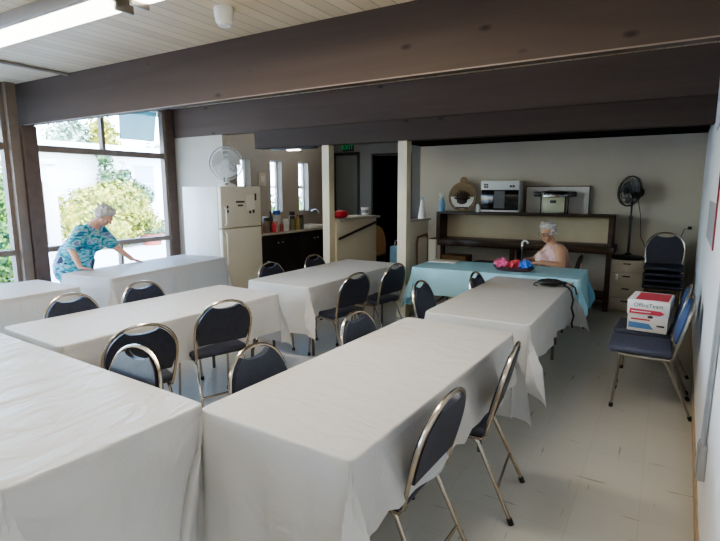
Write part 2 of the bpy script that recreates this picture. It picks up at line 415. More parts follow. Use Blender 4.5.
# short return wall at the end of the glass, and the kitchen side wall with three slit windows
struct(MB().box(GX - 0.05, -5.95, 5.80, 5.90, 0, 2.49).build('wall_return', M['wall_return'], smooth=False), 'pale wall panel behind the fridge')
SL = [(6.10, 6.40), (6.90, 7.20), (7.69, 7.99)]; SZ0, SZ1 = 1.255, 2.155
b = MB(); KX0, KX1 = -6.10, -5.95
ys = [5.90] + [q for p in SL for q in p] + [8.95]
for i in range(0, len(ys), 2): b.box(KX0, KX1, ys[i], ys[i + 1], 0, CEIL)
for a, c in SL:
    b.box(KX0, KX1, a, c, 0, SZ0); b.box(KX0, KX1, a, c, SZ1, CEIL)
struct(b.build('wall_kitchen', M['wall_taupe'], smooth=False), 'taupe kitchen wall with three slit windows')
for i, (a, c) in enumerate(SL):
    fr = MB()
    fr.box(KX0, KX0 + 0.04, a, a + 0.02, SZ0, SZ1); fr.box(KX0, KX0 + 0.04, c - 0.02, c, SZ0, SZ1)
    fr.box(KX0, KX0 + 0.04, a, c, SZ0, SZ0 + 0.02); fr.box(KX0, KX0 + 0.04, a, c, SZ1 - 0.02, SZ1)
    fr.box(KX0 + 0.005, KX0 + 0.035, a, c, 1.69, 1.715)
    w = struct(fr.build('window_%d' % (i + 1), M['white_enamel'], smooth=False))
    MB().box(KX0 + 0.015, KX0 + 0.02, a + 0.01, c - 0.01, SZ0, SZ1).build('pane', M['glass'], w, smooth=False)
# corridor / kitchen end wall with a grey door and a dark open doorway
b = MB(); EY = 8.84
b.box(-6.1, -5.90, EY, EY + 0.1, 0, CEIL); b.box(-5.34, -5.0, EY, EY + 0.1, 0, CEIL); b.box(-4.20, -3.5, EY, EY + 0.1, 0, CEIL)
b.box(-5.90, -5.34, EY, EY + 0.1, 2.36, CEIL); b.box(-5.0, -4.20, EY, EY + 0.1, 2.30, CEIL)
struct(b.build('wall_corridor', M['wall_grey'], smooth=False), 'grey end wall with a door and a dark opening')
d = struct(MB().box(-5.89, -5.35, EY + 0.02, EY + 0.06, 0.02, 2.33).build('door_1', mat('grey door paint', (0.20, 0.22, 0.22), 0.45, vary=0.04), smooth=False), 'grey closed door under the exit sign')
b = MB(); b.box(-5.93, -5.89, EY - 0.02, EY + 0.06, 0, 2.39); b.box(-5.36, -5.31, EY - 0.02, EY + 0.06, 0, 2.39); b.box(-5.93, -5.31, EY - 0.02, EY + 0.06, 2.33, 2.39)
b.build('frame', M['black'], d, smooth=False)
b = MB(); b.cyl((-5.40, EY + 0.02, 1.05), (-5.40, EY - 0.04, 1.05), 0.012); b.ell((-5.40, EY - 0.055, 1.05), 0.028)
b.build('door_handle', M['mirror_steel'], d)
b = MB(); b.box(-5.03, -4.99, EY - 0.02, EY + 0.1, 0, 2.34); b.box(-4.21, -4.17, EY - 0.02, EY + 0.1, 0, 2.34); b.box(-5.03, -4.17, EY - 0.02, EY + 0.1, 2.30, 2.34)
struct(b.build('trim_1', M['black'], smooth=False), 'dark casing of the open doorway')
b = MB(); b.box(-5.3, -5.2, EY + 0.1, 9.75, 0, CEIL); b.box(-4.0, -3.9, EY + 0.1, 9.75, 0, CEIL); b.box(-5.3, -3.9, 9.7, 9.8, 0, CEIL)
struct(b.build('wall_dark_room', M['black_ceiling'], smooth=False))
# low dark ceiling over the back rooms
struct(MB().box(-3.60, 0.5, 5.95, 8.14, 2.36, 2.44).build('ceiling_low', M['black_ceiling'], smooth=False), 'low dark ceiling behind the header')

# beams and fascia boards
struct(MB().box(GX + 0.02, rwx(3.4), 3.44, 3.56, 2.455, CEIL, 0.004).build('beam_front', M['beam'], smooth=False), 'broad brown stained beam across the hall')
b = MB(); b.box(GX + 0.02, rwx(3.4), 3.434, 3.446, 2.449, 2.457)  # pale strip painting the highlight along the beam's lower edge
struct(b.build('beam_edge_highlight', M['frame_tan'], smooth=False), 'thin pale strip painting the highlight under the front beam')
struct(MB().box(GX, rwx(5.8), 5.80, 5.90, 2.49, CEIL).build('beam_fascia', M['beam_back'], smooth=False), 'brown board fascia above the back opening')
struct(MB().box(-5.26, rwx(5.8), 5.765, 5.95, 2.245, 2.50, 0.004).build('beam_header', M['beam_dark'], smooth=False), 'dark brown header over the back opening')
# posts
for i, (x, w) in enumerate(((-4.02, 0.115), (-2.86, 0.125))):
    struct(MB().box(x - w / 2, x + w / 2, 5.79, 5.92, 0, 2.246, 0.004).build('column_%d' % (i + 1), M['post_cream'], smooth=False), 'cream painted post under the header')
# half walls
struct(MB().box(-4.04, -3.93, 5.92, 7.05, 0, 1.215).build('partition_kitchen', M['wall_cream'], smooth=False), 'low partition carrying a dark handrail')
struct(MB().box(-4.09, -3.88, 5.93, 7.10, 1.215, 1.25, 0.006).build('trim_3', M['wall_taupe'], smooth=False), 'cap board of the low partition')
struct(MB().box(-2.95, -2.85, 5.92, 6.62, 0, 1.23).build('partition_alcove', M['wall_cream'], smooth=False), 'low partition beside the blue table')
struct(MB().box(-2.97, -2.83, 5.925, 6.66, 1.23, 1.255, 0.005).build('trim_4', M['wall_taupe'], smooth=False))
hr = thing('handrail', 'dark sloping handrail on the low cream partition', 'handrail', (-3.9, 6.0, 0))
MB().tube([(0, -0.06, 0.97), (0, 1.02, 1.155)], 0.018, 10).build('rail', M['shelf'], hr)
for y in (0.1, 0.85):
    z = 0.97 + (y + 0.06) / 1.08 * 0.185
    MB().cyl((-0.03, y, z - 0.03), (0, y, z - 0.01), 0.008).build('bracket', M['black'], hr)

# glass wall on the window side: brown posts, transom, sill, lower panes
def bay(n, ya, yb, mull=None):
    fr = MB()
    fr.box(GX - 0.05, GX + 0.05, ya, ya + 0.07, 0, CEIL); fr.box(GX - 0.05, GX + 0.05, yb - 0.07, yb, 0, CEIL)
    fr.box(GX - 0.045, GX + 0.045, ya, yb, 2.15, 2.235); fr.box(GX - 0.06, GX + 0.06, ya, yb, 0.835, 0.905)
    fr.box(GX - 0.05, GX + 0.05, ya, yb, 0.0, 0.07); fr.box(GX - 0.05, GX + 0.05, ya, yb, CEIL - 0.06, CEIL)
    if mull: fr.box(GX - 0.04, GX + 0.04, mull - 0.025, mull + 0.025, 2.235, CEIL)
    fr.box(GX - 0.04, GX + 0.04, (ya + yb) / 2 + 0.1, (ya + yb) / 2 + 0.14, 0.07, 0.84)
    w = struct(fr.build('window_%d' % n, M['frame_tan'], smooth=False), 'tall brown framed window with transom')
    MB().box(GX - 0.004, GX + 0.002, ya + 0.05, yb - 0.05, 0.05, CEIL - 0.04).build('pane', M['glass'], w, smooth=False)
    return w
bay(4, 3.56, 5.66, 4.57); bay(5, 1.3, 3.31, 2.2); bay(6, -0.9, 1.3, 0.2); bay(7, -2.95, -0.9, -1.9)
struct(MB().box(GX - 0.07, GX + 0.06, 5.64, 5.80, 0, 2.95).build('trim_5', M['frame_brown'], smooth=False), 'brown corner jamb beside the pale wall panel')
struct(MB().box(GX - 0.1, GX + 0.17, 3.415, 3.59, 0, 2.455, 0.005).build('column_3', M['frame_brown'], smooth=False), 'broad brown post carrying the front beam')
struct(MB().box(GX - 0.09, GX + 0.13, 3.29, 3.405, 0, CEIL).build('column_4', M['frame_tan'], smooth=False), 'tan mullion beside the brown post')
struct(MB().box(GX - 0.05, GX + 0.05, Y0, -2.93, 0, CEIL).build('wall_left', M['wall_white'], smooth=False))

# ------------------------------------------------------------------ folding tables and cloths
TL, TW, TH = 1.845, 0.762, 0.745
def make_table(name_label, loc, rz, first=None, TL=TL):
    if first:
        t = copy_tree(first); t.location = loc; t.rotation_euler = (0, 0, rz); t['label'] = name_label
        return t
    t = thing('folding_table', name_label, 'table', loc, rz, 'folding tables under cloths')
    # origin: near corner on the floor, local x = width, y = length
    MB().box(0.004, TW - 0.004, 0.004, TL - 0.004, TH - 0.045, TH - 0.004, 0.02).build('tabletop', M['tabletop'], t)
    for y, s in ((0.22, 1), (TL - 0.22, -1)):
        for x in (0.09, TW - 0.09):
            MB().tube([(x, y, TH - 0.05), (x, y, 0.32), (x + (0.03 if x < 0.3 else -0.03), y, 0.26), (x + (0.03 if x < 0.3 else -0.03), y, 0.0)], 0.0145, 8).build('leg', M['table_leg'], t)
        MB().tube([(0.105, y, 0.30), (TW - 0.105, y, 0.30)], 0.011, 8).build('stretcher', M['table_leg'], t)
        MB().tube([(TW / 2, y, 0.30), (TW / 2, y + s * 0.35, TH - 0.05)], 0.009, 8).build('brace', M['table_leg'], t)
    return t

def tablecloth(label, loc, rz, m, oa=0.31, ob=0.46, seed=0, step=0.03, flap=0.19, cat='tablecloth', group='white tablecloths on the long tables', fa=0.012, seats=(), TL=TL):
    rnd = random.Random(seed)
    hx, hy = TW / 2, TL / 2
    def axis(h, o):
        n = max(2, round(2 * h / step)); k = max(2, round((o - 0.05) / step))
        e = [0.004, 0.009, 0.016, 0.044, 0.05] + [0.05 + (o - 0.05) * (i + 1) / k for i in range(k)]
        inner = [-h + 0.006] + [-h + 0.02 + (2 * h - 0.04) * i / n for i in range(n + 1)] + [h - 0.006]
        return [-h - q for q in reversed(e)] + [-h] + inner + [h] + [h + q for q in e]
    us, vs = axis(hx, oa), axis(hy, ob)
    ph = [rnd.uniform(0, 6.28) for _ in range(8)]
    sgn = {(a, b_): rnd.choice((-1, 1)) for a in (-1, 1) for b_ in (-1, 1)}
    def place(u, v):
        du, dv = max(abs(u) - hx, 0), max(abs(v) - hy, 0)
        su, sv = (1 if u > 0 else -1), (1 if v > 0 else -1)
        cu, cv = max(-hx, min(hx, u)), max(-hy, min(hy, v))
        nz = noise.noise(Vector((u * 2.3 + seed * 7, v * 2.3, 0)))
        if du == 0 and dv == 0:
            # rounded plan corners and a faint sag in the sheet
            rc = 0.05
            qx, qy = max(abs(u) - (hx - rc), 0), max(abs(v) - (hy - rc), 0)
            if qx > 0 and qy > 0:
                q = math.hypot(qx, qy)
                k = max(qx, qy) / q
                cu = su * (hx - rc + qx * k); cv = sv * (hy - rc + qy * k)
            return Vector((cu, cv, TH + 0.002 + 0.0012 * nz))
        r0 = 0.007
        if du and dv:
            r = math.hypot(du, dv); th = math.atan2(dv, du)
        elif du: r, th = du, 0.0
        else: r, th = dv, PI / 2
        F = math.sin(2 * th)
        off = r0 if r > r0 * 1.57 else r0 * math.sin(r / r0)
        drop = (r - r0 * 0.57) if r > r0 * 1.57 else r0 * (1 - math.cos(r / r0))
        s = v if (du and not dv) else u
        wav = fa * math.sin(s * 11 + ph[0] + su + 2 * sv) + fa * 0.7 * math.sin(s * 23 + ph[1])
        spread = max(0, min(1, (r - 0.045) / 0.25)); below = max(0, r - 0.045)
        off += 0.13 * min(below, 0.09) + spread * ((wav + 0.02 * r) * (1 - F) + flap * 0.55 * F * r / 0.5 + 0.02 * nz)
        zmin = -9
        for (side, s0, s1, amt) in seats:      # the sheet lies over chair seats pushed under the table
            if du and not dv and su == side:
                k = max(0, min(1, (v - s0 + 0.06) / 0.06, (s1 + 0.06 - v) / 0.06)); k = k * k * (3 - 2 * k)
                off += amt * k * min(1, max(0, r - 0.05) / 0.20)
                if k > 0.5: zmin = 0.486
        dx, dy = math.cos(th) * su, math.sin(th) * sv
        tang = spread * F * 0.10 * math.sin(4 * th) * sgn[(su, sv)]
        rc = 0.05
        bx, by = cu, cv
        if du and dv:
            k = rc * (1 - 0.7071)
            bx -= su * k * F; by -= sv * k * F
        # keep the hanging sheet close to the rounded corner
        if du and not dv:
            q = max(abs(v) - (hy - rc), 0); bx -= su * (rc - math.sqrt(max(rc * rc - q * q, 0))) * 0.3
        if dv and not du:
            q = max(abs(u) - (hx - rc), 0); by -= sv * (rc - math.sqrt(max(rc * rc - q * q, 0))) * 0.3
        return Vector((bx + dx * off - dy * tang, by + dy * off + dx * tang, max(zmin, TH + 0.002 - drop * (1 - 0.06 * F))))
    mb = MB(); g = []
    for v in vs:
        g.append([mb.bm.verts.new(place(u, v) + Vector((hx, hy, 0))) for u in us])
    for j in range(len(vs) - 1):
        for i in range(len(us) - 1):
            mb.bm.faces.new((g[j][i], g[j][i + 1], g[j + 1][i + 1], g[j + 1][i]))
    o = mb.build('tablecloth', m, None)
    me = o.data; me.polygons.foreach_set('use_smooth', [True] * len(me.polygons))
    try: me.set_sharp_from_angle(angle=math.radians(80))
    except Exception: pass
    o.location = loc; o.rotation_euler = (0, 0, rz)
    tag(o, label, cat, group)
    return o

TABLES = [  # x, y, turn, where
    (-1.610, 1.382, -0.038, 'nearest central table beside the two aisle chairs', 0.012, 0.34, 0.60),
    (-1.494, 3.440, 0.0, 'table holding the black pouch', 0.012, 0.33, 0.46),
    (-3.587, 3.772, -0.013, 'table nearest the cream posts', 0.014, 0.31, 0.46),
    (-3.755, 1.607, -0.059, 'middle table between window tables and central table', 0.008, 0.33, 0.46),
    (-5.645, 3.034, 0.122, 'table the standing woman leans on', 0.006, 0.50, 0.46),
    (-5.497, 0.860, 0.0, 'short visible table before the brown post', 0.006, 0.45, 0.46),
]
proto = None
for i, (x, y, a, where, fa, oa, ob) in enumerate(TABLES):
    t = make_table('folding table under white cloth, ' + where, (x, y, 0), a, proto)
    if proto is None: proto = t
    tablecloth('white plastic cloth draped over the ' + where, (x, y, 0), a, M['cloth'], oa, ob, seed=i + 1, fa=fa, flap=0.36 if 'pouch' in where else 0.19, seats=((1, -0.73, -0.28, 0.055), (1, 0.03, 0.48, 0.06)) if i == 0 else ())
# the long creased table nearest the camera lies across the others
ca = -0.05; cl = (-1.64 - 2.44 * math.cos(ca), 1.42 - 2.44 * math.sin(ca), 0)
make_table('long folding table under the creased white cloth closest to the camera', cl, ca - PI / 2, None, 2.44)
tablecloth('creased white plastic cloth over the long table closest to the camera', cl, ca - PI / 2, M['cloth_creased'], 0.31, 0.62, seed=5, fa=0.008, TL=2.44)
# the blue table lies across the others
bx, by, ba = -2.537, 5.417, 0.037
t = make_table('folding table under the aqua blue cloth', (bx - math.sin(ba) * 0.762, by + math.cos(ba) * 0.762, 0), ba - PI / 2, proto)
del t['group']
o = tablecloth('aqua blue cloth over the table the seated woman sits behind', (bx - math.sin(ba) * 0.762, by + math.cos(ba) * 0.762, 0), ba - PI / 2, M['cloth_blue'], seed=11, fa=0.012, group=None)

# ------------------------------------------------------------------ banquet chairs (face +x, origin on the floor)
def arch(w, z0, z1, n=16, rad=None):
    """outline of the back, (y, height) from one foot over the top to the other"""
    h = z1 - z0; r = w
    pts = [(-w * 0.90, z0), (-w * 0.97, z0 + (h - r) * 0.5)]
    for k in range(n + 1):
        a = PI - PI * k / n
        pts.append((math.copysign(abs(math.cos(a)) ** 0.9, math.cos(a)) * w, z1 - r + r * math.sin(a) ** 0.9 if math.sin(a) > 1e-9 else z1 - r))
    pts += [(w * 0.97, z0 + (h - r) * 0.5), (w * 0.90, z0)]
    return pts
BX0, BX1, BZ0, BZ1 = -0.185, -0.295, 0.44, 0.87
def bk(y, z, d):   # point on the leaning back plane, d = toward the rear
    t = (z - BZ0) / (BZ1 - BZ0)
    return Vector((BX0 + (BX1 - BX0) * t - d, y, z))
def make_chair(label, vin, met, padm=None):
    t = thing('banquet_chair', label, 'chair', (0, 0, 0), 0, 'banquet chairs')
    mb = MB(); mb.box(-0.19, 0.235, -0.215, 0.215, 0.432, 0.482, 0.022, seg=3)
    mb.build('seat', M[padm or vin], t)
    # padded back with the hand slot left open under the top of the frame
    w = 0.202; top = 0.852
    out = arch(w, 0.545, top, 20)
    pad = [p for p in out if not (abs(p[0]) < 0.085 and p[1] > top - 0.1)]
    left = [p for p in pad if p[0] < 0]; right = [p for p in pad if p[0] > 0]
    dip = [(x, top - 0.032 - 0.012 * math.cos(x / 0.085 * PI / 2)) for x in (-0.074, -0.05, -0.025, 0, 0.025, 0.05, 0.074)]
    poly = left + dip + right
    mb = MB(); mb.prism(poly, bk, -0.020, 0.014)
    mb.build('backrest', M[vin], t)
    pts = [bk(y, z, 0.0) for y, z in arch(0.216, 0.44, 0.866, 16)]
    mb = MB(); mb.tube(pts, 0.0105, 8)
    for s in (-1, 1):      # rail below the seat on each side
        mb.tube([bk(s * 0.186, 0.45, 0), (-0.17, s * 0.195, 0.42), (0.05, s * 0.195, 0.42), (0.16, s * 0.195, 0.425)], 0.0105, 8)
    mb.build('back_frame', M[met], t)
    for s in (-1, 1):
        g = MB().tube([(0.125, s * 0.195, 0.437), (0.155, s * 0.197, 0.41), (0.185, s * 0.205, 0.02)], 0.0100, 8).build('leg', M[met], t)
        MB().cyl((0.185, s * 0.205, 0.03), (0.187, s * 0.2055, 0.0), 0.0145).build('foot_cap', M['rubber'], g)
        g = MB().tube([(-0.11, s * 0.182, 0.43), (-0.15, s * 0.185, 0.39), (-0.325, s * 0.205, 0.02)], 0.0100, 8).build('leg', M[met], t)
        MB().cyl((-0.32, s * 0.205, 0.03), (-0.333, s * 0.206, 0.0), 0.0145).build('foot_cap', M['rubber'], g)
    MB().tube([(-0.255, -0.195, 0.165), (-0.255, 0.195, 0.165)], 0.008, 8).build('stretcher', M[met], t)
    return t
PROTO = {}
def chair(top, face, label, kind='navy', z=0.0, group='banquet chairs'):
    """top = where the crown of the back stands, face = heading in degrees"""
    a = math.radians(face)
    loc = (top[0] + 0.295 * math.cos(a), top[1] + 0.295 * math.sin(a), z)
    if kind not in PROTO:
        c = make_chair(label, *{'navy': ('navy', 'chrome'), 'slate': ('blue', 'steel', 'slate')}[kind]); PROTO[kind] = c
    else:
        c = copy_tree(PROTO[kind])
    c.location = loc; c.rotation_euler = (0, 0, a); c['label'] = label; c['group'] = group
    return c
chair((-0.66, 1.80), 178, 'navy chair on the aisle side of the nearest table, the closer to the camera')
chair((-0.60, 2.56), 186, 'navy chair seen edge-on at the aisle side of the nearest table, beyond its twin')
chair((-2.66, 2.56), 160, 'navy chair with its whole back showing, beside the far half of the middle table')
chair((-2.60, 1.83), 160, 'navy chair with big dark back and hand slot, beside the near half of middle table')
chair((-2.245, 1.56), 268, 'small rounded navy chair back peeping over the creased nearest table')
chair((-1.76, 1.86), 2, 'navy chair back rising behind the near half of the central table')
chair((-1.69, 2.74), 0, 'navy chair back behind the far half of the central table')
chair((-1.79, 3.98), 2, 'navy chair tucked at the end of the pouch table, before the blue cloth')
chair((-1.53, 4.67), 0, 'navy chair nearly hidden between the pouch table and the blue cloth')
chair((-2.47, 4.08), 170, 'navy chair at the posts table with back and seat showing, the closer of two')
chair((-2.42, 4.80), 172, 'navy chair at the corner of the posts table, beside the second cream post')
chair((-3.70, 4.22), 0, 'navy chair top against the dark kitchen cabinets, nearer the fridge')
chair((-3.66, 4.98), 0, 'navy chair top against the dark cabinets, just before the first cream post')
chair((-3.88, 2.12), 0, 'navy chair top behind the middle table, facing the short window table')
chair((-3.87, 2.74), 0, 'navy chair top behind the middle table, facing the table the standing woman leans on')
# two grey-blue chairs by the wall, one carrying the carton
chair((0.225, 4.38), 181, 'slate blue chair with bright blue back by the wall, in front of the carton chair', 'slate', group='slate chairs by the wall')
chair((0.225, 4.93), 178, 'slate blue chair by the wall with the carton on its seat', 'slate', group='slate chairs by the wall')
# the seated woman's chair
chair((-0.83, 6.64), 192, 'dark chair the seated woman sits on')
# stack of chairs by the filing cabinet
for k in range(4):
    chair((0.02, 7.66), 270, ['bottom navy chair of the stack beside the filing cabinet', 'second chair from the floor in the stack beside the filing cabinet',
        'third chair from the floor in the stack beside the filing cabinet', 'top navy chair of the stack, its rounded back standing clear'][k], 'navy', z=0.075 * k, group='stacked chairs beside the filing cabinet')

# ------------------------------------------------------------------ fridge with its fan
FX0, FX1, FY0, FY1, FH = -5.93, -5.17, 4.97, 5.76, 1.70
fr = thing('fridge', 'white two-door fridge beside the window with a fan on top', 'fridge', (FX0, FY0, 0))
W, D = FX1 - FX0, FY1 - FY0
MB().box(0, W - 0.07, 0, D, 0.03, FH, 0.008).build('cabinet', M['white_enamel'], fr)
for nm, z0, z1 in (('fridge_door', 0.08, 1.118), ('freezer_door', 1.13, FH)):
    dr = MB().box(W - 0.065, W, 0.0, D, z0, z1, 0.012).build(nm, M['cream_enamel'], fr)
    hz0, hz1 = (0.62, 1.08) if nm == 'fridge_door' else (1.17, 1.42)
    MB().tube([(W, 0.06, hz0), (W + 0.04, 0.05, hz0 + 0.03), (W + 0.04, 0.05, hz1 - 0.03), (W, 0.06, hz1)], 0.012, 8).build('handle', M['white_enamel'], dr)
MB().box(0.02, W - 0.02, 0.03, D - 0.03, 0.0, 0.08).build('plinth', M['black'], fr, smooth=False)
# notes and magnets on the freezer door
def note(y, z, w, h, label, m='paper', lines=0):
    o = thing('paper_note', label, 'note', (FX1 + 0.001, FY0 + y, z), 0, 'notes on the freezer door')
    MB().box(0, 0.002, -w / 2, w / 2, -h / 2, h / 2).build('sheet', M[m], o, smooth=False)
    if lines:
        b = MB()
        for i in range(lines):
            zz = h / 2 - h * (i + 0.5) / lines
            ww = w * (0.42 if i % 2 == 0 else 0.25)
            b.box(0.002, 0.003, -ww, ww, zz - h * 0.12 / lines * 2, zz + h * 0.12 / lines * 2)
        b.build('print', M['ink'], o, smooth=False)
note(0.36, 1.46, 0.20, 0.10, 'cream note with two lines of dark print on the freezer door', 'cream_enamel', 2)
note(0.57, 1.47, 0.17, 0.22, 'pale sheet stuck on the freezer door beside the printed note')
def magnet(y, z, w, h, label):
    tag(MB().box(FX1 + 0.003, FX1 + 0.012, FY0 + y - w / 2, FY0 + y + w / 2, z - h / 2, z + h / 2, 0.003).build('fridge_magnet', M['ink']), label, 'magnet', 'magnets on the freezer door')
magnet(0.67, 1.55, 0.03, 0.10, 'tall dark magnet at the outer top corner of the freezer door')
magnet(0.55, 1.335, 0.035, 0.04, 'small dark magnet under the pale freezer sheet, nearer the hinge line')
magnet(0.62, 1.345, 0.035, 0.05, 'small dark magnet under the pale freezer sheet, at its outer corner')
magnet(0.11, 1.36, 0.03, 0.045, 'dark clip beside the freezer handle, lower of two')
magnet(0.11, 1.42, 0.028, 0.04, 'dark clip beside the freezer handle, upper of two')

def make_fan(name, label, loc, rz, R, m_cage, m_blade, stand, tilt=0.0, wires=30, wr=0.0016):
    """fan facing local +x; loc is the foot; stand(f) adds base parts and returns the hub centre"""
    f = thing(name, label, 'fan', loc, rz)
    c = Vector(stand(f))
    rot = Matrix.Rotation(tilt, 4, 'Y')
    def P(x, y, z): return c + rot @ Vector((x, y, z))
    cage = MB()
    for side, dx in ((1, 0.055), (-1, -0.055)):
        for rr, dd in ((R, 0.0), (R * 0.99, 0.5), (R * 0.78, 0.92), (R * 0.5, 1.0), (R * 0.25, 1.0)):
            cage.tube([P(dx * dd, rr * math.cos(2 * PI * k / 28), rr * math.sin(2 * PI * k / 28)) for k in range(28)], 0.0035 if dd else 0.008, 5, closed=True)
        for k in range(wires):
            a = 2 * PI * k / wires
            cage.tube([P(dx * q, rr * math.cos(a), rr * math.sin(a)) for rr, q in ((R * 0.2, 1.0), (R * 0.55, 1.0), (R * 0.82, 0.9), (R * 0.97, 0.45), (R, 0.0))], wr, 4)
    cage.build('cage', m_cage, f)
    q = Matrix.Rotation(PI / 2, 4, 'Y')
    MB().lathe([(R * 0.20, 0.05), (R * 0.20, 0.066), (R * 0.05, 0.07)], c, 20, rot @ q).build('badge', m_cage, f)
    bl = MB()
    for k in range(3):
        a0 = 2 * PI * k / 3 + 0.4
        rows = []
        for i in range(6):
            rr = R * (0.14 + 0.72 * i / 5)
            row = []
            for j in range(5):
                t = (j / 4 - 0.5) * (1.0 + 0.5 * i / 5)
                a = a0 + t + 0.25 * i / 5
                row.append(bl.bm.verts.new(P(0.03 * t * 1.1, rr * math.cos(a), rr * math.sin(a))))
            rows.append(row)
        for A, B in zip(rows, rows[1:]):
            for j in range(4): bl.bm.faces.new((A[j], A[j + 1], B[j + 1], B[j]))
    bl.lathe([(R * 0.16, -0.03), (R * 0.16, 0.02), (R * 0.08, 0.035)], c, 16, rot @ q)
    bl.build('blade', m_blade, f)
    mo = MB(); mo.lathe([(0.03, -0.20), (0.06, -0.18), (0.07, -0.08), (0.055, -0.055)], c, 20, rot @ q)
    mo.build('motor', m_cage, f)
    return f
def desk_stand(f):
    MB().lathe([(0.12, 0.0), (0.125, 0.012), (0.11, 0.03), (0.05, 0.05), (0.03, 0.07)], (-0.05, 0, 0), 24).build('base', M['white_plastic'], f)
    b = MB(); b.tube([(-0.05, 0, 0.04), (-0.06, 0, 0.14), (-0.09, 0, 0.26)], [0.035, 0.028, 0.03], 12)
    b.build('neck', M['white_plastic'], f)
    MB().box(0.04, 0.062, -0.02, 0.02, 0.022, 0.045, 0.004).build('switch', M['ink'], f)
    return (0, 0, 0.325)
desk = mat('translucent white blade', (0.72, 0.71, 0.66), 0.4, vary=0.03)
make_fan('desk_fan', 'white round desk fan standing on the fridge', (-5.44, 5.36, FH), -0.95, 0.235, M['white_plastic'], desk, desk_stand, 0.0, 56, 0.0020)

# ------------------------------------------------------------------ kitchen cabinets and things on the worktop
cu = thing('kitchen_cabinet', 'dark brown base cabinet run under the slit windows', 'cabinet', (-5.944, 5.95, 0))
MB().box(0.0, 0.52, 0.0, 2.0, 0.08, 0.93).build('carcass', M['cabinet_dark'], cu, smooth=False)
MB().box(0.0, 0.47, 0.0, 2.0, 0.0, 0.08).build('plinth', M['black'], cu, smooth=False)
for k in range(4):
    y = 0.01 + k * 0.4975
    dd = MB().box(0.52, 0.54, y, y + 0.488, 0.10, 0.915, 0.004).build('door', M['cabinet_dark'], cu)
    MB().ell((0.552, y + (0.44 if k % 2 == 0 else 0.05), 0.80), 0.014).build('knob', M['mirror_steel'], dd)
tag(MB().box(-5.95, -5.39, 5.91, 8.0, 0.93, 0.97, 0.006).build('worktop', M['counter']), 'worn beige worktop over the dark kitchen cabinets', 'worktop')
WZ = 0.97
def bottle(x, y, h, r, m, label, cap='white_plastic', neck=0.35):
    o = thing('bottle', label, 'bottle', (x, y, WZ), 0, 'bottles and jars on the kitchen worktop')
    MB().lathe([(r, 0), (r, h * (1 - neck)), (r * 0.85, h * (1 - neck * 0.75)), (r * 0.38, h * (1 - neck * 0.4)), (r * 0.36, h * 0.9)], seg=14).build('body', m, o)
    MB().cyl((0, 0, h * 0.9), (0, 0, h), r * 0.42, seg=12).build('cap', M[cap], o)
def jar(x, y, h, r, m, label, cap='ink'):
    o = thing('jar', label, 'jar', (x, y, WZ), 0, 'bottles and jars on the kitchen worktop')
    MB().lathe([(r, 0), (r * 1.02, h * 0.1), (r * 1.02, h * 0.75), (r * 0.85, h * 0.82)], seg=16).build('body', m, o)
    MB().cyl((0, 0, h * 0.80), (0, 0, h), r * 0.9, seg=16).build('lid', M[cap], o)
def col(n, c, r=0.35): return mat(n, c, r, vary=0.12, vscale=18)
bottle(-5.44, 6.02, 0.26, 0.04, col('amber sauce', (0.20, 0.09, 0.03)), 'amber bottle beside the fridge edge', 'ink')
bottle(-5.58, 6.10, 0.30, 0.038, col('green bottle glass', (0.12, 0.17, 0.10)), 'greenish tall bottle at the back beside the fridge')
jar(-5.45, 6.19, 0.24, 0.05, col('brown jar', (0.22, 0.12, 0.07)), 'brown jar with a dark lid beside the amber bottle')
bottle(-5.43, 6.33, 0.17, 0.035, M['red'], 'short red squeeze bottle at the worktop edge', 'red')
bottle(-5.46, 6.43, 0.20, 0.035, col('pink bottle', (0.60, 0.25, 0.22)), 'pinkish sauce bottle beside the red one')
jar(-5.62, 6.36, 0.25, 0.055, col('cream tub', (0.56, 0.52, 0.42)), 'cream tub behind the red bottle', 'white_plastic')
bottle(-5.44, 6.55, 0.16, 0.03, col('dark red bottle', (0.28, 0.05, 0.05)), 'dark red small bottle before the blue-lidded jar', 'ink')
jar(-5.60, 6.62, 0.34, 0.065, col('clear jar', (0.50, 0.49, 0.46)), 'clear jar with a bright blue lid', 'tissue_blue')
jar(-5.46, 6.68, 0.20, 0.05, col('white tub', (0.62, 0.60, 0.58)), 'white tub before the blue-lidded jar', 'white_plastic')
bottle(-5.60, 6.46, 0.33, 0.04, col('dark bottle', (0.05, 0.07, 0.06)), 'dark tall bottle between the cream tub and the blue-lidded jar', 'ink')
jar(-5.46, 6.86, 0.24, 0.05, col('olive jar', (0.17, 0.16, 0.09)), 'olive jar in the last cluster toward the post')
jar(-5.54, 6.95, 0.31, 0.055, col('pale spice tub', (0.50, 0.44, 0.36)), 'pale tub at the back of the last cluster', 'ink')
bottle(-5.45, 6.99, 0.26, 0.04, col('gold bottle', (0.36, 0.26, 0.08)), 'golden bottle in the last cluster toward the post', 'red')
jar(-5.46, 7.10, 0.25, 0.045, col('dark green jar', (0.08, 0.10, 0.06)), 'dark green jar closest to the post', 'ink')
ty = thing('tray', 'white shallow tray at the end of the kitchen worktop', 'tray', (-5.60, 7.55, WZ))
b = MB(); b.box(-0.17, 0.17, -0.22, 0.22, 0.0, 0.015, 0.005)
for s in (-1, 1):
    b.box(s * 0.17 - 0.01, s * 0.17 + 0.01, -0.22, 0.22, 0.0, 0.05, 0.004); b.box(-0.17, 0.17, s * 0.22 - 0.01, s * 0.22 + 0.01, 0.0, 0.05, 0.004)
b.build('dish', M['white_plastic'], ty)
fa_ = thing('tap', 'steel tap on the wall at the end of the worktop', 'tap', (-5.95, 8.05, 1.2))
MB().cyl((0, 0, 0.05), (0.06, 0, 0.05), 0.03).build('valve', M['mirror_steel'], fa_)
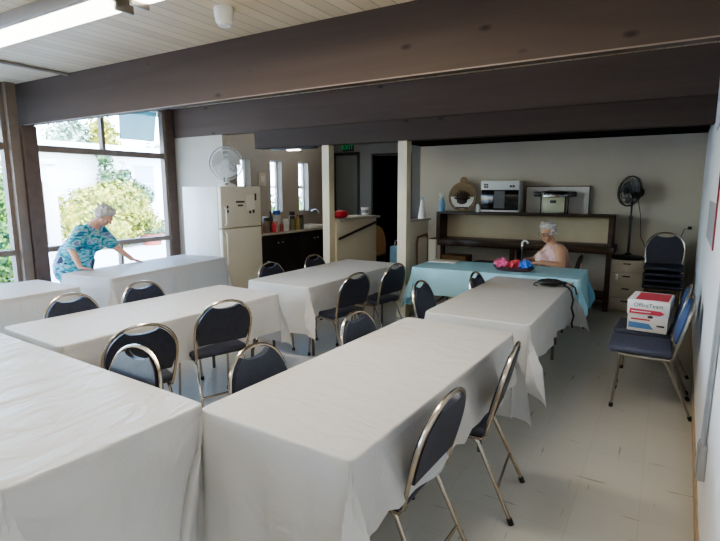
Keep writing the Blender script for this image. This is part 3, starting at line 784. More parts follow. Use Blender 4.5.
MB().tube([(0.05, 0, 0.06), (0.12, 0, 0.08), (0.18, 0, 0.05), (0.19, 0, 0.0)], 0.012, 8).build('spout', M['mirror_steel'], fa_)
# plate on the wall between the first two slit windows
tp = thing('thermostat', 'pale square thermostat on the wall between the slit windows', 'thermostat', (-5.95, 6.67, 1.83))
MB().box(0, 0.02, -0.09, 0.09, -0.11, 0.11, 0.006).build('housing', M['wall_cream'], tp)
MB().box(0.02, 0.025, -0.045, 0.045, -0.04, 0.055, 0.003).build('display', M['white_plastic'], tp)
# low dark light over the kitchen
kl = thing('kitchen_light', 'small white strip light under the dark header', 'light', (-4.62, 5.87, 2.247), PI / 2)
MB().box(-0.05, 0.05, -0.4, 0.4, -0.03, 0.0, 0.006).build('housing', M['black'], kl)
MB().box(-0.035, 0.035, -0.10, 0.10, -0.045, -0.028, 0.004).build('diffuser', M['tube'], kl)

# things on the low partition
def on_part(y): return (-3.985, y, 1.25)
rb = MB(); rb.ell((0, 0, 0.055), 0.095, 0.15, 0.062, 3)
for v in rb.bm.verts: v.co += v.normal * 0.012 * noise.noise(v.co * 16)
for v in rb.bm.verts: v.co.z = max(v.co.z, 0.0)
tag(rb.build('cloth_bag', M['red'], None, loc=on_part(6.10)), 'rounded red cloth bag on the low partition beside the post', 'bag')
tag(MB().box(-0.08, 0.08, -0.2, 0.2, 0, 0.022, 0.004).build('paper_stack', M['paper'], None, loc=on_part(6.46)), 'flat white papers on the low partition between the red bag and the cup', 'papers')
cp = thing('paper_cup', 'white printed cup box on the end of the low partition', 'cup', on_part(6.79))
MB().lathe([(0.05, 0), (0.062, 0.125), (0.066, 0.128), (0.06, 0.13)], seg=18).build('cup', M['white_plastic'], cp)
MB().lathe([(0.0575, 0.05), (0.0615, 0.095)], seg=18).build('print', M['grey_plastic'], cp)
# white spray bottle on the alcove partition
sb = thing('spray_bottle', 'pale cone-shaped bottle standing on the alcove partition', 'bottle', (-2.9, 6.5, 1.255))
MB().lathe([(0.055, 0), (0.052, 0.04), (0.02, 0.24), (0.012, 0.26)], seg=16).build('body', M['white_plastic'], sb)
MB().cyl((0, 0, 0.25), (0, 0, 0.29), 0.014).build('cap', M['blue_bottle'], sb)
# exit sign
ex = thing('exit_sign', 'small green lit exit sign over the grey door', 'sign', (-5.57, EY - 0.03, 2.485))
MB().box(-0.13, 0.13, 0.0, 0.03, -0.075, 0.075, 0.006).build('housing', M['black'], ex)
text('lettering', 'EXIT', 0.13, M['exit_green'], ex, (0, -0.002, 0), (PI / 2, 0, 0))
# clutter in the dark doorway
st = thing('stool', 'brown rounded chair back in the dark doorway', 'chair', (-4.75, 8.55, 0))
pl = [(math.cos(PI - PI * k / 14) * 0.2, 0.62 + 0.35 * math.sin(PI * k / 14)) for k in range(15)]
MB().prism([(-0.2, 0.45)] + pl + [(0.2, 0.45)], lambda x, z, d: Vector((x, d, z)), -0.015, 0.015).build('backrest', M['brown_card'], st)
MB().box(-0.2, 0.2, -0.38, 0.0, 0.42, 0.46, 0.015).build('seat', M['brown_card'], st)
for x in (-0.17, 0.17):
    for y in (-0.35, -0.02): MB().cyl((x, y, 0), (x, y, 0.43), 0.016).build('leg', M['shelf'], st)
bg = thing('shopping_bag', 'blue and white bag on the floor of the dark doorway', 'bag', (-4.22, 8.4, 0))
b = MB(); b.box(-0.14, 0.14, -0.08, 0.08, 0.0, 0.62, 0.03, seg=3)
for v in b.bm.verts: v.co += Vector((noise.noise(v.co * 6), noise.noise(v.co * 6 + Vector((5, 0, 0))), 0)) * 0.02
b.build('body', M['blue_bottle'], bg)
MB().tube([(-0.07, 0, 0.6), (-0.06, 0, 0.72), (0.06, 0, 0.72), (0.07, 0, 0.6)], 0.008, 6).build('handle', M['white_plastic'], bg)
# wooden frame leaning at the end of the partition
lf = thing('wooden_frame', 'brown bent-wood frame leaning beside the blue table', 'frame', (-2.815, 6.36, 0), PI / 2)
MB().tube([(-0.17, 0, 0.0), (-0.17, 0.01, 0.95), (-0.145, 0.01, 1.02), (0.145, 0.01, 1.04), (0.17, 0.01, 0.97), (0.17, 0, 0.0)], 0.015, 8).build('hoop', M['wood_light'], lf)
MB().box(-0.16, 0.16, 0.008, 0.016, 0.10, 1.0).build('panel', M['wall_cream'], lf, smooth=False)
tag(MB().box(-3.03, -2.89, 7.0, 7.05, 0.0, 0.92, 0.006).build('tan_board', M['wall_cream']), 'upright tan board between the bent-wood frame and the shelf unit', 'board')

# ------------------------------------------------------------------ alcove: shelf unit and what stands on it
SX0, SX1 = -3.16, -0.60
su = thing('shelf_unit', 'long dark wooden shelf unit against the alcove wall', 'shelf', ((SX0 + SX1) / 2, 8.0, 0))
hw = (SX1 - SX0) / 2
MB().box(-hw, hw, -0.36, 0.0, 1.265, 1.30, 0.004).build('shelf', M['shelf'], su)
MB().box(-hw - 0.04, hw + 0.04, -0.55, 0.0, 0.79, 0.885, 0.004).build('worktop', M['shelf'], su)
for x in (-hw + 0.03, hw - 0.03):
    MB().box(x - 0.03, x + 0.03, -0.35, -0.02, 0.885, 1.265).build('upright', M['shelf'], su, smooth=False)
for x in (-hw, -hw * 0.02, hw - 0.02):
    MB().box(x - 0.03, x + 0.03, -0.50, -0.44, 0.0, 0.79).build('leg', M['shelf'], su, smooth=False)
    MB().box(x - 0.03, x + 0.03, -0.08, -0.02, 0.0, 0.79).build('leg', M['shelf'], su, smooth=False)
MB().box(-hw + 0.06, hw - 0.06, -0.022, -0.002, 0.885, 1.265).build('back_panel', M['board_beige'], su, smooth=False)
MB().box(-hw, hw, -0.50, 0.0, 0.16, 0.19).build('low_shelf', M['shelf'], su, smooth=False)
SZ = 1.30; SY = 7.80
sp = thing('spray_bottle', 'pale blue spray bottle on the end of the dark shelf', 'bottle', (-3.13, SY, SZ))
MB().lathe([(0.05, 0), (0.052, 0.12), (0.03, 0.19), (0.018, 0.22)], seg=16).build('body', M['blue_bottle'], sp)
b = MB(); b.cyl((0, 0, 0.21), (0, 0, 0.25), 0.02); b.box(-0.05, 0.03, -0.012, 0.012, 0.245, 0.285, 0.006); b.tube([(-0.03, 0, 0.25), (-0.045, 0, 0.19)], 0.006, 6)
b.build('trigger', M['white_plastic'], sp)
# round woven disc with a darker figure and a pale lower half
wd = thing('round_basket', 'round woven tan basket with a small top loop, propped on the shelf', 'basket', (-2.80, 7.86, SZ))
tl = Matrix.Rotation(PI / 2 - 0.10, 4, 'X')
MB().lathe([(0.22, 0.0), (0.235, 0.012), (0.235, 0.02), (0.20, 0.028), (0.10, 0.018)], (0, 0, 0.235), 36, tl).build('dish', M['wicker'], wd)
b = MB()
rows = [(0.19 * math.cos(PI + PI * k / 20), 0.235 + 0.19 * math.sin(PI + PI * k / 20)) for k in range(21)]
b.prism(rows, lambda x, z, d: Vector((x, -0.033 - (0.235 - z) * -0.1 * -1 + d, z)), -0.004, 0.004)
b.build('pale_weave', M['paper'], wd)
b = MB()
for k in range(9):
    a = PI * (0.05 + 0.9 * k / 8)
    b.tube([(0, -0.048, 0.19), (0.07 * math.cos(a), -0.05, 0.19 + 0.07 * math.sin(a)), (0.13 * math.cos(a), -0.046, 0.20 + 0.13 * math.sin(a))], [0.022, 0.02, 0.012], 6)
b.ell((0, -0.045, 0.17), 0.09, 0.016, 0.055); b.box(-0.10, 0.10, -0.056, -0.04, 0.05, 0.075, 0.004)
b.build('dark_motif', M['shelf'], wd)
MB().lathe([(0.055, 0.0), (0.06, 0.008), (0.06, 0.016), (0.05, 0.02)], (0, 0.02, 0.485), 20, tl).build('loop', M['wicker'], wd)
c_ = thing('shaker', 'little white shaker beside the microwave', 'shaker', (-2.53, SY - 0.02, SZ))
MB().lathe([(0.03, 0), (0.03, 0.09), (0.022, 0.11), (0.022, 0.125), (0.01, 0.13)], seg=16).build('body', M['white_plastic'], c_)
# commercial microwave
mw = thing('microwave', 'white-topped commercial microwave with a dark door on the shelf', 'microwave', (-2.16, 7.80, SZ))
MB().box(-0.285, 0.285, -0.13, 0.17, 0.015, 0.475, 0.008).build('body', M['white_enamel'], mw)
MB().box(-0.285, 0.285, -0.15, -0.13, 0.345, 0.475, 0.006).build('control_panel', M['white_enamel'], mw)
dr = MB().box(-0.28, 0.28, -0.155, -0.13, 0.045, 0.34, 0.006).build('door', M['dark_glass'], mw)
MB().box(-0.08, 0.08, -0.16, -0.154, 0.07, 0.325).build('window_panel', M['smoke_blade'], dr, smooth=False)
MB().box(-0.285, 0.285, -0.15, -0.13, 0.015, 0.042, 0.004).build('bottom_rail', M['white_enamel'], mw)
b = MB()
for x in (-0.225, -0.19):
    for z in (0.385, 0.42): b.box(x - 0.013, x + 0.013, -0.158, -0.148, z - 0.012, z + 0.012, 0.002)
b.build('keypad', M['ink'], mw)
for x in (0.165, 0.205): MB().cyl((x, -0.15, 0.395), (x, -0.165, 0.395), 0.016).build('knob', M['ink'], mw)
# whiteboard behind the urn
wb = thing('whiteboard', 'thin-framed white board leaning on the wall behind the urn', 'whiteboard', (-1.42, 7.96, SZ))
MB().box(-0.42, 0.46, -0.01, 0.01, 0.0, 0.395).build('panel', M['box_white'], wb, smooth=False)
b = MB(); b.box(-0.43, 0.47, -0.014, 0.012, 0.385, 0.40); b.box(0.455, 0.47, -0.014, 0.012, 0, 0.40); b.box(-0.43, -0.415, -0.014, 0.012, 0, 0.40)
b.build('frame', M['wood_light'], wb, smooth=False)
# electric roaster / urn
ur = thing('electric_urn', 'pale enamel urn with a shiny lid band and black side handles on the shelf', 'urn', (-1.40, 7.80, SZ))
MB().box(-0.165, 0.165, -0.12, 0.12, 0.02, 0.24, 0.015).build('body', M['urn_cream'], ur)
for x in (-0.165, 0.165):
    for y in (-0.12, 0.10): MB().box(x - 0.009, x + 0.009, y - 0.006, y + 0.016, 0.0, 0.25, 0.003).build('corner_post', M['black'], ur)
b = MB(); b.lathe([(0.20, 0.0), (0.215, 0.012), (0.21, 0.055), (0.19, 0.085), (0.08, 0.10), (0.02, 0.102)], (0, 0, 0.235), 32, Matrix.Diagonal((1, 0.62, 1, 1)))
b.build('lid', mat('dark polished lid', (0.42, 0.41, 0.40), 0.22, metal=1.0, vary=0.1), ur)
for s in (-1, 1):
    MB().box(s * 0.245 - 0.045, s * 0.245 + 0.045, -0.04, 0.04, 0.245, 0.315, 0.012).build('handle', M['black'], ur)
MB().box(-0.04, 0.04, -0.126, -0.118, 0.155, 0.195, 0.003).build('badge', M['ink'], ur)
# under the worktop
tag(MB().box(-3.02, -2.62, 7.56, 7.86, 0.19, 0.62, 0.006).build('cardboard_box', M['brown_card']), 'brown cardboard box under the shelf unit behind the blue table', 'box')
ck = thing('black_appliance', 'low black appliance with a side handle under the shelf unit', 'appliance', (-2.28, 7.70, 0.19))
MB().box(-0.25, 0.25, -0.15, 0.15, 0.0, 0.36, 0.03, seg=3).build('body', M['black'], ck)
MB().tube([(0.2, -0.1, 0.34), (0.24, -0.1, 0.42), (0.33, -0.1, 0.40), (0.30, -0.1, 0.30)], 0.012, 8).build('handle', M['black'], ck)

# ------------------------------------------------------------------ filing cabinet with the pedestal fan
fc = thing('filing_cabinet', 'putty coloured four-drawer low filing cabinet', 'cabinet', (-0.40, 7.64, 0))
MB().box(-0.195, 0.195, 0.012, 0.34, 0.0, 0.705, 0.004).build('body', M['tan_metal'], fc)
for k in range(4):
    z0 = 0.02 + k * 0.171
    dw = MB().box(-0.19, 0.19, -0.008, 0.012, z0, z0 + 0.165, 0.004).build('drawer', M['tan_metal'], fc)
    MB().box(-0.045, 0.045, -0.02, -0.006, z0 + 0.115, z0 + 0.132, 0.004).build('handle', M['ink'], dw)
b = MB(); b.box(-0.13, -0.10, -0.016, -0.004, 0.43, 0.51, 0.004)
b.build('lock', M['mirror_steel'], fc)
def ped_stand(f):
    MB().lathe([(0.20, 0.0), (0.205, 0.02), (0.17, 0.04), (0.05, 0.055), (0.03, 0.08)], seg=28).build('base', M['black'], f)
    b = MB(); b.tube([(0, 0, 0.05), (0, 0, 0.55)], 0.017, 10); b.tube([(0, 0, 0.5), (0, 0, 0.86)], 0.012, 10); b.cyl((0, 0, 0.53), (0, 0, 0.58), 0.024)
    b.build('pole', M['black'], f)
    MB().box(-0.11, -0.03, -0.035, 0.035, 0.82, 0.95, 0.015).build('control_box', M['black'], f)
    return (0.05, 0, 0.915)
pf = make_fan('pedestal_fan', 'black round pedestal fan on a pole above the filing cabinet', (-0.41, 7.83, 0.707), math.radians(222), 0.20, M['black'], M['smoke_blade'], ped_stand, -0.12, 22, 0.0010)
cd = MB(); cd.tube([(-0.35, 7.85, 1.55), (-0.30, 7.9, 1.3), (-0.28, 7.95, 1.0), (-0.17, 7.97, 0.78), (-0.13, 7.98, 0.6)], 0.005, 6)
tag(cd.build('fan_cord', M['rubber']), 'thin dark cord hanging from the pedestal fan', 'cord')
ol = thing('wall_outlet', 'small outlet on the alcove wall with a plug and cord', 'outlet', (0.28, 8.02, 1.14))
MB().box(-0.035, 0.035, -0.008, 0, -0.055, 0.055, 0.002).build('plate', M['wall_beige'], ol)
b = MB(); b.box(-0.022, 0.022, -0.04, -0.008, -0.02, 0.02, 0.004); b.tube([(0, -0.03, 0), (-0.06, -0.03, -0.02), (-0.10, -0.03, -0.16), (-0.16, -0.03, -0.32), (-0.19, -0.03, -0.5)], 0.005, 6)
b.build('cord', M['rubber'], ol)

# ------------------------------------------------------------------ carton on the chair, things on tables
ct = thing('carton', 'white lidded paper carton with red and blue print on the slate chair', 'box', (-0.05, 4.90, 0.484), math.radians(-5))
MB().box(-0.145, 0.145, -0.20, 0.20, 0.0, 0.20, 0.003).build('body', M['box_white'], ct)
ld = MB().box(-0.152, 0.152, -0.207, 0.207, 0.14, 0.262, 0.004).build('lid', M['box_white'], ct)
MB().box(-0.10, 0.135, -0.165, 0.165, 0.2615, 0.2632).build('red_panel', M['box_red'], ld, smooth=False)
poly = [(-0.135, 0.148), (0.09, 0.148), (0.12, 0.165), (0.09, 0.185), (-0.13, 0.19)]
MB().prism(poly, lambda x, z, d: Vector((x, -0.2072 + d, z)), -0.001, 0.0005).build('red_stripe', M['box_red'], ld, smooth=False)
text('lettering', 'OfficeTeam', 0.045, M['ink'], ld, (0, -0.2078, 0.222), (PI / 2, 0, 0))
b = MB(); b.box(-0.12, 0.02, -0.2092, -0.2078, 0.164, 0.172); b.build('pale_print', M['box_white'], ld, smooth=False)
poly = [(-0.135, 0.025), (0.05, 0.025), (0.015, 0.07), (-0.135, 0.075)]
MB().prism(poly, lambda x, z, d: Vector((x, -0.2003 + d, z)), -0.001, 0.0005).build('blue_panel', M['box_blue'], ct, smooth=False)
MB().prism([(-0.12, 0.095), (0.02, 0.095), (0.02, 0.108), (-0.12, 0.108)], lambda x, z, d: Vector((x, -0.2003 + d, z)), -0.001, 0.0005).build('red_line', M['box_red'], ct, smooth=False)
MB().ell((0.02, -0.2005, 0.128), 0.022, 0.002, 0.012).build('hand_hole', M['ink'], ct)
b = MB(); b.box(0.07, 0.125, -0.2012, -0.1995, 0.052, 0.066); b.build('dark_print', M['ink'], ct, smooth=False)

tz = TH + 0.005
pp = tag(MB().box(-0.17, 0.17, -0.13, 0.13, 0, 0.008, 0.002).build('sheet_of_paper', M['paper'], None, loc=(-2.37, 6.02, tz)), 'flat cream sheet on the near end of the blue table', 'paper')
pp.rotation_euler = (0, 0, 0.12)
def crumple(name, label, m, c, rx, ry, rz, seed, cat='tissue', group=None):
    b = MB(); b.ell((0, 0, rz * 0.9), rx, ry, rz, 4)
    for v in b.bm.verts:
        p = v.co * 26 + Vector((seed * 9, 0, 0))
        v.co += v.normal * (0.030 * noise.noise(p * 1.3) + 0.045 * noise.noise(p * 0.6))
        v.co.z = max(v.co.z, 0)
    o = b.build(name, m, None, loc=c)
    me = o.data; me.polygons.foreach_set('use_smooth', [False] * len(me.polygons))
    return tag(o, label, cat, group)
crumple('tissue_bundle', 'crumpled bundle of pink tissue at the paper end of the tissue basket', M['tissue_pink'], (-1.55, 5.70, tz + 0.03), 0.085, 0.085, 0.048, 1, 'tissue')
crumple('tissue_bundle', 'crumpled red and pink bundle in the middle of the tissue basket', mat('red pink tissue', (0.70, 0.08, 0.10), 0.6, vary=0.6, vscale=30), (-1.42, 5.71, tz + 0.03), 0.07, 0.085, 0.045, 2, 'tissue')
crumple('tissue_bundle', 'crumpled bright blue bundle in the tissue basket toward the seated woman', M['tissue_blue'], (-1.29, 5.72, tz + 0.03), 0.075, 0.085, 0.048, 3, 'tissue')
bk_ = thing('tissue_basket', 'shallow dark basket of coloured tissue on the blue table', 'basket', (-1.42, 5.71, tz), ba)
b = MB(); b.lathe([(0.18, 0.0), (0.225, 0.045), (0.23, 0.047), (0.215, 0.04), (0.17, 0.01)], seg=28, mtx=Matrix.Diagonal((1, 0.45, 1, 1)))
b.build('bowl', mat('dark wicker', (0.10, 0.05, 0.06), 0.6, vary=0.4, vscale=60), bk_)
# pouch with its strap
pu = thing('black_pouch', 'black pouch with a long strap hanging over the table edge', 'pouch', (-0.885, 4.96, tz), 0.10)
b = MB(); b.ell((0, 0, 0.035), 0.115, 0.07, 0.036, 3)
for v in b.bm.verts:
    v.co += v.normal * 0.010 * noise.noise(v.co * 18); v.co.z = max(v.co.z, 0)
b.build('body', M['black'], pu)
b = MB(); b.tube([(-0.09, -0.02, 0.04), (-0.14, -0.02, 0.02), (-0.15, -0.04, 0.006), (-0.11, -0.06, 0.006)], 0.007, 6); b.build('loop', M['black'], pu)
b = MB()
sw = [(0.08, 0.0, 0.05), (0.13, -0.02, 0.05), (0.125, -0.06, 0.02), (0.156, -0.07, 0.012), (0.186, -0.08, -0.02), (0.21, -0.1, -0.1), (0.2, -0.105, -0.17), (0.222, -0.11, -0.24), (0.21, -0.115, -0.31), (0.218, -0.12, -0.35)]
b.tube(sw, 0.017, 8, flat=0.3); b.build('strap', M['black'], pu)
b = MB(); b.tube([(0.15, -0.04, 0.04), (0.19, 0.02, 0.012), (0.215, 0.0, 0.0), (0.235, -0.06, -0.05)], 0.008, 6); b.build('cord', M['black'], pu)
# walking stick by the seated woman
cn = thing('walking_stick', 'black walking stick with a pale curved handle beside the seated woman', 'walking stick', (-1.42, 6.30, 0))
MB().tube([(0, 0, 0), (-0.10, 0.20, 0.90), (-0.105, 0.21, 0.95)], 0.011, 8).build('shaft', M['black'], cn)
MB().tube([(-0.105, 0.21, 0.94), (-0.108, 0.212, 0.985), (-0.085, 0.205, 1.015), (-0.05, 0.195, 1.01), (-0.03, 0.19, 0.985)], 0.013, 8).build('handle', M['white_plastic'], cn)

# ------------------------------------------------------------------ right wall: framed board, junction box and conduit
wbd = thing('wall_board', 'tall grey and white board with a red edge hung on the white wall', 'board', (0, 0, 0))
def wl(y, d=0.0): return rwx(y) - d
def wall_plate(y0, y1, z0, z1, d, name, m):
    b = MB(); b.prism([(wl(y0), y0), (wl(y1), y1), (wl(y1, d), y1), (wl(y0, d), y0)], lambda x, y, z: Vector((x, y, z)), z0, z1)
    return b.build(name, m, wbd, smooth=False)
wall_plate(3.86, 5.0, 1.27, 1.56, 0.006, 'lower_sheet', M['grey_plastic'])
wall_plate(3.86, 5.0, 1.56, 2.10, 0.006, 'upper_sheet', M['white_plastic'])
wall_plate(3.82, 3.86, 1.27, 2.10, 0.009, 'red_edge', M['dark_red'])
wall_plate(3.82, 5.02, 2.10, 2.13, 0.009, 'top_rail', M['grey_plastic'])
jb = thing('junction_box', 'grey metal junction box low on the white wall', 'junction box', (rwx(2.60), 2.60, 0.45))
MB().box(-0.032, 0.0, -0.05, 0.05, -0.08, 0.08, 0.006).build('body', M['conduit'], jb)
MB().box(-0.036, -0.031, -0.04, 0.04, -0.065, 0.065, 0.003).build('cover', M['grey_plastic'], jb)
cq = MB(); cq.tube([(rwx(2.60) - 0.016, 2.60, 0.52), (rwx(2.62) - 0.014, 2.62, 0.60), (rwx(2.62) - 0.014, 2.60, 0.75), (rwx(2.58) - 0.014, 2.56, 1.0), (rwx(2.5) - 0.014, 2.50, 1.5), (rwx(2.5) - 0.014, 2.48, 2.94)], 0.012, 8)
tag(cq.build('conduit', M['conduit']), 'metal conduit rising from the junction box up the white wall', 'conduit')

# ------------------------------------------------------------------ ceiling: fluorescent fixtures, smoke detector, conduit
def fixture(x0, x1, y, label):
    f = thing('fluorescent_fixture', label, 'light', ((x0 + x1) / 2, y, CEIL - 0.02), 0, 'fluorescent strip lights')
    h = (x1 - x0) / 2
    MB().box(-h, h, -0.15, 0.12, -0.07, 0.02, 0.006).build('housing', M['fixture'], f)
    for s in (-1, 1):
        MB().box(s * (h + 0.01) - 0.012, s * (h + 0.01) + 0.012, -0.04, 0.09, -0.13, -0.03, 0.004).build('end_cap', M['steel'], f)
    b = MB(); n = 10
    poly = [(0.0 - 0.115 * math.cos(PI * k / n), -0.065 - 0.04 * math.sin(PI * k / n)) for k in range(n + 1)]
    b.prism(poly, lambda y_, z_, d: Vector((d, y_, z_)), -h + 0.02, h - 0.02)
    b.build('diffuser', M['tube'], f)
    return f
fixture(-5.9, -3.16, 2.23, 'long lit fluorescent strip on the plank ceiling over the window tables')
fixture(-2.98, -0.70, 2.23, 'lit fluorescent strip just beyond the joint of the strip lights')
fixture(-5.6, -3.2, -0.6, 'added fluorescent strip, unseen behind the camera by the windows')  # added fixture out of view, gives the hall more light
fixture(-3.0, -0.6, -0.6, 'added fluorescent strip, unseen behind the camera by the white wall')  # second added fixture out of view, for more light
sd = thing('smoke_detector', 'small round white detector on the plank ceiling near the front beam', 'detector', (-2.86, 2.86, CEIL))
MB().lathe([(0.07, 0), (0.07, -0.04), (0.06, -0.10), (0.05, -0.11)], seg=24).build('housing', M['paper'], sd)
MB().lathe([(0.045, -0.105), (0.045, -0.125), (0.02, -0.13)], seg=20).build('lens', M['white_plastic'], sd)
cb = MB(); cb.tube([(-5.86, y, CEIL - 0.02) for y in (-2.8, 1.0, 3.43)], 0.018, 8)
tag(cb.build('ceiling_conduit', M['fixture']), 'thin grey conduit running along the plank ceiling into the beam', 'conduit')

# teal shades at the top of the windows
def shade(y0, y1, z0, slant, label):
    s = thing('window_shade', label, 'shade', (GX - 0.16, y0, CEIL), 0, 'teal window shades')
    b = MB(); n = 14
    for i in range(n):
        pass
    g = []
    for i in range(n + 1):
        t = i / n
        row = []
        for j in range(7):
            q = j / 6
            yy = (slant * q) * (1 - t) + (y1 - y0) * t
            row.append(b.bm.verts.new((-0.012 * math.sin(t * 9) - 0.10 * q, yy, -0.05 - q * (CEIL - 0.05 - z0))))
        g.append(row)
    for A, B in zip(g, g[1:]):
        for j in range(6): b.bm.faces.new((A[j], A[j + 1], B[j + 1], B[j]))
    b.build('fabric', M['shade'], s)
    MB().cyl((0, 0, -0.03), (0, y1 - y0, -0.03), 0.022).build('roller', M['white_plastic'], s)
shade(4.98, 5.66, 2.44, 0.05, 'teal shade hanging behind the upper pane beside the pale wall panel')
shade(1.7, 3.22, 2.44, 0.0, 'teal shade in the upper pane before the brown post')

# ------------------------------------------------------------------ people
def basis(fwd, upv):
    f = Vector(fwd).normalized(); u = Vector(upv); u = (u - f * u.dot(f)).normalized(); r = f.cross(u)
    return f, u, r
def head_parts(b, c, f, u, r, s=1.0):
    """skull, jaw, nose, brow, ears and lips added to the body mesh; returns a local->world map"""
    m3 = Matrix((r, f, u)).transposed()
    def P(x, y, z): return Vector(c) + r * (x * s) + f * (y * s) + u * (z * s)
    def e(x, y, z, rx, ry, rz, sub=3): b.ell(P(x, y, z), rx * s, ry * s, rz * s, sub, m3)
    e(0, -0.008, 0.028, 0.074, 0.092, 0.088); e(0, 0.022, -0.035, 0.060, 0.066, 0.074)
    e(0, 0.050, -0.088, 0.030, 0.028, 0.024); e(0, 0.083, 0.022, 0.046, 0.014, 0.012)
    b.tube([P(0, 0.086, 0.012), P(0, 0.108, -0.024)], [0.008 * s, 0.0135 * s], 8); e(0, 0.104, -0.028, 0.015, 0.012, 0.010, 2)
    for q in (-1, 1):
        e(q * 0.036, 0.066, -0.024, 0.023, 0.020, 0.020, 2); e(q * 0.076, -0.006, -0.008, 0.008, 0.020, 0.030, 2)
    e(0, 0.086, -0.056, 0.022, 0.010, 0.006, 2); e(0, 0.083, -0.067, 0.019, 0.010, 0.007, 2)
    return P
def face_parts(P, f, u, r, o, glasses, s=1.0):
    m3 = Matrix((r, f, u)).transposed()
    for q in (-1, 1):
        e = MB(); e.ell(P(q * 0.031, 0.080, 0.004), 0.012 * s, 0.008 * s, 0.008 * s, 2, m3)
        eo = e.build('eye', M['white_plastic'], o)
        MB().ell(P(q * 0.031, 0.0875, 0.003), 0.0055 * s, 0.003 * s, 0.0055 * s, 2, m3).build('iris', M['ink'], eo)
    MB().ell(P(0, 0.094, -0.061), 0.022 * s, 0.004 * s, 0.005 * s, 2, m3).build('lips', mat('lips', (0.45, 0.14, 0.13), 0.5, vary=0.1), o)
    if glasses:
        g = MB()
        for q in (-1, 1):
            g.tube([P(q * 0.034 + 0.024 * math.cos(2 * PI * k / 16), 0.101, 0.004 + 0.019 * math.sin(2 * PI * k / 16)) for k in range(16)], 0.0026 * s, 6, closed=True)
            g.tube([P(q * 0.057, 0.101, 0.008), P(q * 0.079, 0.05, 0.010), P(q * 0.082, -0.01, 0.006)], 0.0024 * s, 6)
        g.tube([P(-0.011, 0.102, 0.008), P(0, 0.105, 0.011), P(0.011, 0.102, 0.008)], 0.0024 * s, 6)
        g.build('spectacles', M['ink'], o)
def hair_part(P0, f, u, r, o, seed=0, k0=1.0):
    m3 = Matrix((r, f, u)).transposed(); b = MB()
    def P(x, y, z): return P0(x * k0, y * k0, z * k0)
    def e(x, y, z, rx, ry, rz): b.ell(P(x, y, z), rx * k0, ry * k0, rz * k0, 3, m3)
    e(0, -0.022, 0.062, 0.090, 0.094, 0.075); e(0, -0.060, 0.010, 0.084, 0.062, 0.080); e(0, 0.040, 0.098, 0.066, 0.045, 0.030)
    for q in (-1, 1): e(q * 0.070, -0.022, 0.022, 0.022, 0.044, 0.052)
    for k in range(26):
        a = k * 2.399; t = k / 26
        z = 0.10 - 0.15 * t; rad = 0.085 * math.sqrt(max(0.15, 1 - (z / 0.16) ** 2))
        y = -0.022 + rad * math.sin(a) * 1.05; x = rad * math.cos(a)
        if y > 0.03 and z < 0.07: continue
        e(x, y, z + 0.02, 0.026, 0.026, 0.024)
    h = remesh(b.build('hair', M['hair'], o), 0.007, 3)
    return h
def hand(b, wrist, fwd, palm_dn, thumb_side, curl=0.25, s=1.0):
    """palm with five tapering, slightly bent fingers; thumb leaves the side near the wrist"""
    f = Vector(fwd).normalized(); n = Vector(palm_dn); n = (n - f * n.dot(f)).normalized(); sd = f.cross(n) * thumb_side
    W = Vector(wrist)
    def P(a, c, d=0): return W + f * a * s + sd * c * s + n * d * s
    m3 = Matrix((sd, f, n)).transposed()
    b.ell(P(0.048, 0.002, 0.004), 0.040 * s, 0.052 * s, 0.015 * s, 3, m3)
    for c, ln, sp in ((0.030, 0.072, 0.12), (0.010, 0.082, 0.03), (-0.011, 0.076, -0.06), (-0.031, 0.060, -0.17)):
        p0 = P(0.080, c, 0.003); d1 = f + sd * sp + n * curl * 0.5; d1.normalize()
        d2 = f + sd * sp + n * curl * 1.6; d2.normalize(); d3 = f + sd * sp + n * curl * 2.6; d3.normalize()
        p1 = p0 + d1 * ln * 0.45 * s; p2 = p1 + d2 * ln * 0.32 * s; p3 = p2 + d3 * ln * 0.23 * s
        b.tube([p0 - d1 * 0.02, p0, p1, p2, p3], [0.0095 * s, 0.0095 * s, 0.0088 * s, 0.0078 * s, 0.006 * s], 8); b.ell(p1, 0.009 * s, sub=1); b.ell(p3, 0.0062 * s, sub=1)
    t0 = P(0.020, 0.030, 0.004); t1 = P(0.048, 0.056, 0.010); t2 = P(0.078, 0.066, 0.014)
    b.taper(t0, t1, 0.014 * s, 0.011 * s); b.tube([t1, t2], [0.011 * s, 0.0078 * s], 8); b.ell(t2, 0.008 * s, sub=1)
def chain(b, pts, rad):
    for i in range(len(pts) - 1): b.taper(pts[i], pts[i + 1], rad[i], rad[i + 1])

# --- the standing woman bending over the window table
w1 = thing('person', 'white haired person in a blue patterned blouse bending over the window table', 'person', (-6.12, 3.35, 0))
O = Vector((-6.12, 3.35, 0))
def L_(p): return Vector(p) - O
hipc = L_((-6.10, 3.46, 0.84)); chest = L_((-5.97, 3.54, 1.09)); neckb = L_((-5.86, 3.58, 1.235))
Rsh, Lsh = L_((-5.82, 3.40, 1.18)), L_((-5.96, 3.71, 1.165))
hc = L_((-5.76, 3.66, 1.345)); hf, hu, hrr = basis((0.62, 0.45, -0.66), (0.42, 0.35, 0.85))
Rel, Rwr = L_((-5.78, 3.245, 0.985)), L_((-5.655, 3.25, 0.79))
Lel, Lwr = L_((-5.87, 3.83, 0.96)), L_((-5.74, 3.97, 0.795))
b = MB()
chain(b, [hipc, chest, neckb], [0.155, 0.135, 0.07]); chain(b, [neckb, hc - hu * 0.06 - hf * 0.02], [0.055, 0.05])
chain(b, [Rsh, chest, Lsh], [0.062, 0.11, 0.062])
chain(b, [Rsh, Rel, Rwr], [0.056, 0.040, 0.027]); chain(b, [Lsh, Lel, Lwr], [0.056, 0.040, 0.027])
